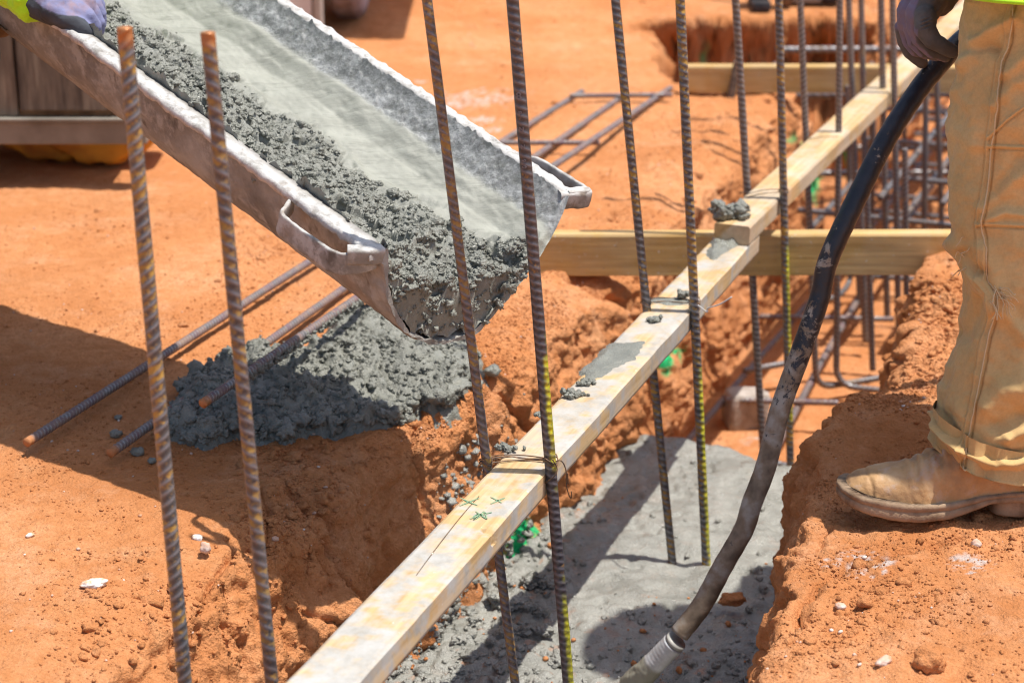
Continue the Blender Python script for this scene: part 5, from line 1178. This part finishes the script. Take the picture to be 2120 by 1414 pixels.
# ------------------------------------------------------------------ WORKER ON THE LEFT
wl_ = empty('person', (-1.15, 3.2, 0)); tag(wl_, 'worker with yellow sleeve whose blue knit glove grips the chute rim', 'person')
wrist = Py(62, -12, 3.02); elb = K([-1.02, 3.12, .93])
bp = [(K([-1.30, 3.28, .93]), .12, K([-1.22, 3.26, 1.12]), .12), (K([-1.22, 3.26, 1.12]), .12, K([-1.08, 3.24, 1.30]), .13), (K([-1.06, 3.10, 1.32]), .07, K([-1.06, 3.38, 1.32]), .07),
  (K([-1.03, 3.24, 1.36]), .055, K([-.98, 3.24, 1.44]), .055), (K([-.96, 3.23, 1.52]), .082, K([-.95, 3.22, 1.58]), .087), (K([-.91, 3.22, 1.47]), .05, K([-.93, 3.22, 1.52]), .07), (K([-.868, 3.22, 1.52]), .009, K([-.855, 3.22, 1.50]), .012),
  (K([-.96, 3.14, 1.53]), .012, K([-.965, 3.135, 1.55]), .016), (K([-.96, 3.31, 1.53]), .012, K([-.965, 3.312, 1.55]), .016),
  (K([-1.06, 3.06, 1.30]), .055, elb, .042), (elb, .042, wrist, .028), (K([-1.06, 3.42, 1.30]), .055, K([-.98, 3.50, 1.05]), .042), (K([-.98, 3.50, 1.05]), .042, K([-.84, 3.46, .90]), .028),
  (K([-1.28, 3.18, .88]), .09, K([-.90, 3.12, .57]), .055), (K([-.90, 3.12, .57]), .055, K([-1.19, 3.12, .08]), .038), (K([-1.30, 3.38, .88]), .09, K([-1.14, 3.44, .50]), .055), (K([-1.14, 3.44, .50]), .055, K([-1.25, 3.46, .08]), .038)]
fuse('body', bp, .012, M['skin'], wl_, 8)
for e in (-.032, .032): mk('eye', S_*.0125+K([-.876, 3.22+e, 1.532]), SF_, M['white'], wl_)
th = np.linspace(0, 2*np.pi, 48, endpoint=False); V = np.stack([-.97+prf[:, :1]*np.cos(th)*1.1, 3.22+prf[:, :1]*np.sin(th), 1.58+prf[:, 1:]+0*th], -1)
mk('hard_hat', V, gridfaces(len(prf), 48, True), M['helmet'], wl_)
fuse('trousers', [(K([-1.31, 3.28, .90]), .14, K([-1.28, 3.28, 1.02]), .135), (K([-1.28, 3.18, .88]), .115, K([-.887, 3.10, .575]), .082), (K([-.887, 3.10, .575]), .082, K([-1.19, 3.12, .10]), .07), (K([-1.30, 3.38, .88]), .11, K([-1.14, 3.44, .50]), .085), (K([-1.14, 3.44, .50]), .085, K([-1.25, 3.46, .10]), .07)],
     .008, M['bluecloth'], wl_, 8, lambda v, n: .006*fbm(v, 10, 3))
fuse('vest', [(K([-1.27, 3.28, 1.0]), .15, K([-1.08, 3.24, 1.28]), .155), (K([-1.06, 3.12, 1.30]), .085, K([-1.06, 3.36, 1.30]), .085)], .01, M['hivis'], wl_, 6, lambda v, n: .006*fbm(v, 9, 3))
cuff = Py(74, 2, 2.99)
fuse('sleeve', [(K([-1.06, 3.06, 1.30]), .07, elb, .055), (elb, .055, wrist+K([-.02, 0, .02]), .046), (wrist, .040, Py(66, 0, 2.985), .034)], .004, M['hivis'], wl_, 5, lambda v, n: .006*fbm(v, 22, 3)+.004*fbm(v, 60, 2)*smooth(.8, .66, v[:, 2]))
fuse('sleeve', [(K([-1.06, 3.42, 1.30]), .07, K([-.98, 3.50, 1.05]), .055), (K([-.98, 3.50, 1.05]), .055, K([-.86, 3.46, .91]), .044)], .008, M['hivis'], wl_, 6)
rim = lambda a, b, c: CHp(a, b, c)
g_ = []
g_ += chain([wrist, Py(84, 8, 2.975), Py(115, 16, 2.96)], [.028, .027, .030]); g_ += chain([Py(95, 2, 2.985), Py(130, 8, 2.99), Py(165, 14, 2.99)], [.027, .030, .026])
g_ += chain([Py(112, 20, 2.955), Py(140, 32, 2.955), Py(165, 40, 2.96)], [.024, .024, .018])
for pts_, rr_ in (([(160, 22, 2.965), (183, 36, 2.962), (196, 56, 2.968), (198, 72, 2.975)], [.016, .0130, .0115, .0100]), ([(165, 10, 2.99), (190, 24, 2.99), (203, 46, 2.99), (204, 64, 2.995)], [.016, .0125, .0110, .0095]),
                  ([(168, -4, 3.015), (195, 8, 3.015), (207, 30, 3.015), (208, 50, 3.015)], [.016, .0125, .0110, .0095]), ([(166, -18, 3.04), (192, -8, 3.04), (206, 12, 3.04), (209, 34, 3.04)], [.015, .0115, .010, .009])):
    g_ += chain(hand_pts(pts_), rr_)
g_ += chain(hand_pts([(108, 22, 2.945), (135, 40, 2.938), (165, 56, 2.938), (188, 68, 2.942)]), [.020, .0165, .0145, .0125])   # thumb along the rim
def coatL(v, n):
    px, py = proj(v); b = np.interp(px, [60, 85, 100, 120, 140, 160, 175, 190, 200], [-10, 14, 22, 30, 33, 34, 40, 56, 80]); return smooth(-1.5, 1.5, py-b)
fuse('glove', g_, .0021, M['glove2'], wl_, 8, lambda v, n: .0016*fbm(v*K([1, 1, 1]), 35, 3)+.0004*fbm(v, 150, 2), None, {'coat': coatL})
g3 = chain([K([-.86, 3.46, .91]), K([-.78, 3.43, .86])], [.03, .032])
for k in range(4): g3 += chain([K([-.77, 3.40+.02*k, .86]), K([-.72, 3.40+.02*k, .84]), K([-.69, 3.40+.02*k, .81])], [.011, .0105, .009])
g3 += chain([K([-.80, 3.40, .86]), K([-.75, 3.375, .83]), K([-.72, 3.38, .81])], [.014, .012, .010])
fuse('glove', g3, .003, M['glove2'], wl_, 5, None, None, {'coat': lambda v, n: v[:, 1]*0})
def simple_boot(x, y, par):
    fuse('boot', [(K([x+.19, y, .045]), .036, K([x+.10, y, .055]), .046), (K([x+.10, y, .055]), .046, K([x-.03, y, .05]), .040), (K([x-.01, y, .06]), .045, K([x-.02, y, .17]), .052)], .006, M['leather'], par, 6)
simple_boot(-1.20, 3.12, wl_); simple_boot(-1.25, 3.46, wl_)

# ------------------------------------------------------------------ MACHINES BEHIND
def box(name, x0, x1, y0, y1, z0, z1, mat, parent=None, bev=.006, smooth_=False):
    b = bmesh.new(); bmesh.ops.create_cube(b, size=1)
    for v in b.verts: v.co = ((x0+x1)/2+v.co.x*(x1-x0), (y0+y1)/2+v.co.y*(y1-y0), (z0+z1)/2+v.co.z*(z1-z0))
    if bev: bmesh.ops.bevel(b, geom=b.edges[:], offset=bev, segments=2, profile=.6, affect='EDGES')
    me = bpy.data.meshes.new(name); b.to_mesh(me); b.free(); me.materials.append(mat); o = bpy.data.objects.new(name, me); C.objects.link(o)
    if parent: o.parent = parent; o.matrix_parent_inverse = Matrix.Translation(-Vector(parent_world(parent)))
    return o
def wheel(name, x, y, z, r, wd, tyre, rimm, parent, axis='x', lugs=26):
    """torus-like tyre with lugs and a dished rim"""
    pr = [(r*.55, -wd*.42), (r*.72, -wd*.5), (r*.93, -wd*.5), (r, -wd*.36), (r*1.0, -wd*.1), (r, wd*.1), (r, wd*.36), (r*.93, wd*.5), (r*.72, wd*.5), (r*.55, wd*.42)]
    P, _ = resample(np.c_[np.array(pr), np.zeros(len(pr))], r*.06); n = 156; th = np.linspace(0, 2*np.pi, n, endpoint=False)
    R_, T_ = np.meshgrid(P[:, 0], th, indexing='ij'); W_, _ = np.meshgrid(P[:, 1], th, indexing='ij')
    lug = smooth(.2, -.2, np.sin(T_*lugs+np.abs(W_)/wd*5))*smooth(.9, .97, R_/r); R_ = R_-lug*r*.05
    a, b_ = R_*np.cos(T_), R_*np.sin(T_)
    V = np.stack([x+W_, y+a, z+b_], -1) if axis == 'x' else np.stack([x+a, y+W_, z+b_], -1)
    w_ = mk(name, V, gridfaces(len(P), n, True), tyre, parent)
    pr = np.array([(r*.57, -wd*.42), (r*.55, -wd*.25), (r*.3, -wd*.20), (r*.26, -wd*.35), (.001, -wd*.36)]); R_, T_ = np.meshgrid(pr[:, 0], th, indexing='ij'); W_, _ = np.meshgrid(pr[:, 1], th, indexing='ij')
    for s_g in (1, -1):
        a, b_ = R_*np.cos(T_), R_*np.sin(T_); V = np.stack([x+W_*s_g, y+a, z+b_], -1) if axis == 'x' else np.stack([x+a, y+W_*s_g, z+b_], -1)
        mk('rim', V, gridfaces(5, n, True), rimm, w_)
    return w_
tr = empty('flatbed_trailer', (-1.6, 5.0, 0)); tag(tr, 'low trailer with weathered plank side and orange wheels behind the chute', 'trailer')
yb = 4.36; zb0 = Py(150, 300, yb)[2]; zr = Py(150, 252, yb)[2]; xr = Py(297, 200, yb)[0]
box('side_rail', -3.2, xr, yb, yb+.06, zb0, zr, M['rail'], tr, .004)
box('rail_lip', -3.2, xr, yb-.008, yb+.02, zr+.001, zr+.007, M['rail'], tr, .001)
for i, (xa, xb) in enumerate(((-3.2, Py(28, 150, yb)[0]), (Py(33, 150, yb)[0], Py(228, 150, yb)[0]), (Py(231, 150, yb)[0], xr-.002))):
    box('side_panel', xa, xb, yb+.012-.004*(i == 1), yb+.05, zr+(.022 if i == 1 else .009), .62, M['plank'] if i < 2 else M['rail'], tr, .004)
box('bed', -3.2, xr+.002, yb+.052, 6.6, .30, .42, M['rail'], tr, .004)
box('dark_channel', -3.2, xr-.01, yb+.02, yb+.055, zr, zr+.024, M['mud'], tr, .002)
wheel('wheel', Py(170, 310, 4.9)[0], 4.68, .19, .19, .22, M['orange'], M['orange'], tr, 'y', 14); wheel('wheel', Py(350, 310, 4.72)[0]-.13, 4.62, .175, .17, .18, M['orange'], M['orange'], tr, 'y', 14)
wheel('wheel', -2.6, 4.9, .20, .20, .26, M['orange'], M['orange'], tr, 'y', 14)
# concrete truck further back: its panel and wheel show at the top edge
tk = empty('concrete_truck', (-1.2, 7.2, 0)); tag(tk, 'white truck with dusty wheel behind the upper end of the chute', 'truck')
p0, p1 = Py(560, 40, 5.9), Py(640, 60, 5.9)
box('mudguard_panel', -1.05, Py(646, 30, 5.9)[0], 5.90, 5.93, .05, .62, M['white'], tk, .006); box('panel_edge', Py(648, 30, 5.9)[0], Py(666, 30, 5.9)[0], 5.895, 5.96, .05, .62, M['greymetal'], tk, .006)
wheel('wheel', Py(706, 20, 6.05)[0], 6.45, .47, .47, .11, M['dustytyre'], M['white'], tk, 'x', 40); wheel('wheel', -2.4, 6.45, .47, .47, .28, M['dustytyre'], M['white'], tk, 'x', 40)
wheel('wheel', Py(706, 20, 6.05)[0], 9.2, .47, .47, .28, M['dustytyre'], M['white'], tk, 'x', 40); wheel('wheel', -2.4, 9.2, .47, .47, .28, M['dustytyre'], M['white'], tk, 'x', 40)
box('chassis', -2.3, -.62, 6.0, 11.5, .62, .85, M['greymetal'], tk, .02); box('rear_deck', -2.5, -.05, 6.02, 7.6, .87, .99, M['white'], tk, .02); box('cab', -2.6, -.4, 10.2, 12, .86, 2.7, M['white'], tk, .12)
Pd = spline([K([-1.45, 6.6, 2.6]), K([-1.45, 7.2, 2.4]), K([-1.45, 8.6, 2.1]), K([-1.45, 10.0, 1.9])], 10); rd = np.interp(np.linspace(0, 1, len(Pd)), [0, .15, .5, .85, 1], [.35, .65, 1.05, .85, .5])
V, F = tubemesh(Pd, rd, 48); mk('mixer_drum', V, [tuple(int(i) for i in f) for f in F], M['white'], tk)
# small equipment on the far bank
eq = empty('equipment_case', Pz(1680, 16, 0).tolist()); tag(eq, 'grey and black tool case lying on the far bank behind the pit', 'tool case')
e_ = Pz(1690, 16, 0)
box('case', e_[0]-.085, e_[0]+.02, e_[1], e_[1]+.16, .012, .075, M['greyp'], eq, .01); box('case_end', e_[0]+.022, e_[0]+.085, e_[1]-.01, e_[1]+.16, .016, .085, M['black'], eq, .01); box('lid', e_[0]-.08, e_[0]+.03, e_[1]+.01, e_[1]+.15, .077, .13, M['black'], eq, .008)
tube('carry_handle', spline([e_+K([-.06, .05, .13]), e_+K([-.05, .05, .17]), e_+K([.0, .05, .17]), e_+K([.01, .05, .13])], 6), .006, M['black'], eq, 8)
e2 = Pz(1600, 22, 0); e2t = empty('plate_tamper', e2.tolist()); tag(e2t, 'small dark machine standing left of the tool case on the far bank', 'tamper')
box('base_plate', e2[0]-.075, e2[0]-.01, e2[1]-.05, e2[1]+.1, .0, .035, M['black'], e2t, .012); box('motor', e2[0]-.07, e2[0]+.02, e2[1], e2[1]+.12, .037, .16, M['black'], e2t, .02); box('tank', e2[0]+.022, e2[0]+.07, e2[1]+.0, e2[1]+.08, .012, .1, M['mud'], e2t, .02)
tube('handle', spline([e2+K([-.03, .08, .12]), e2+K([-.03, .16, .5]), e2+K([.0, .25, .9])], 8), .012, M['black'], e2t, 8)
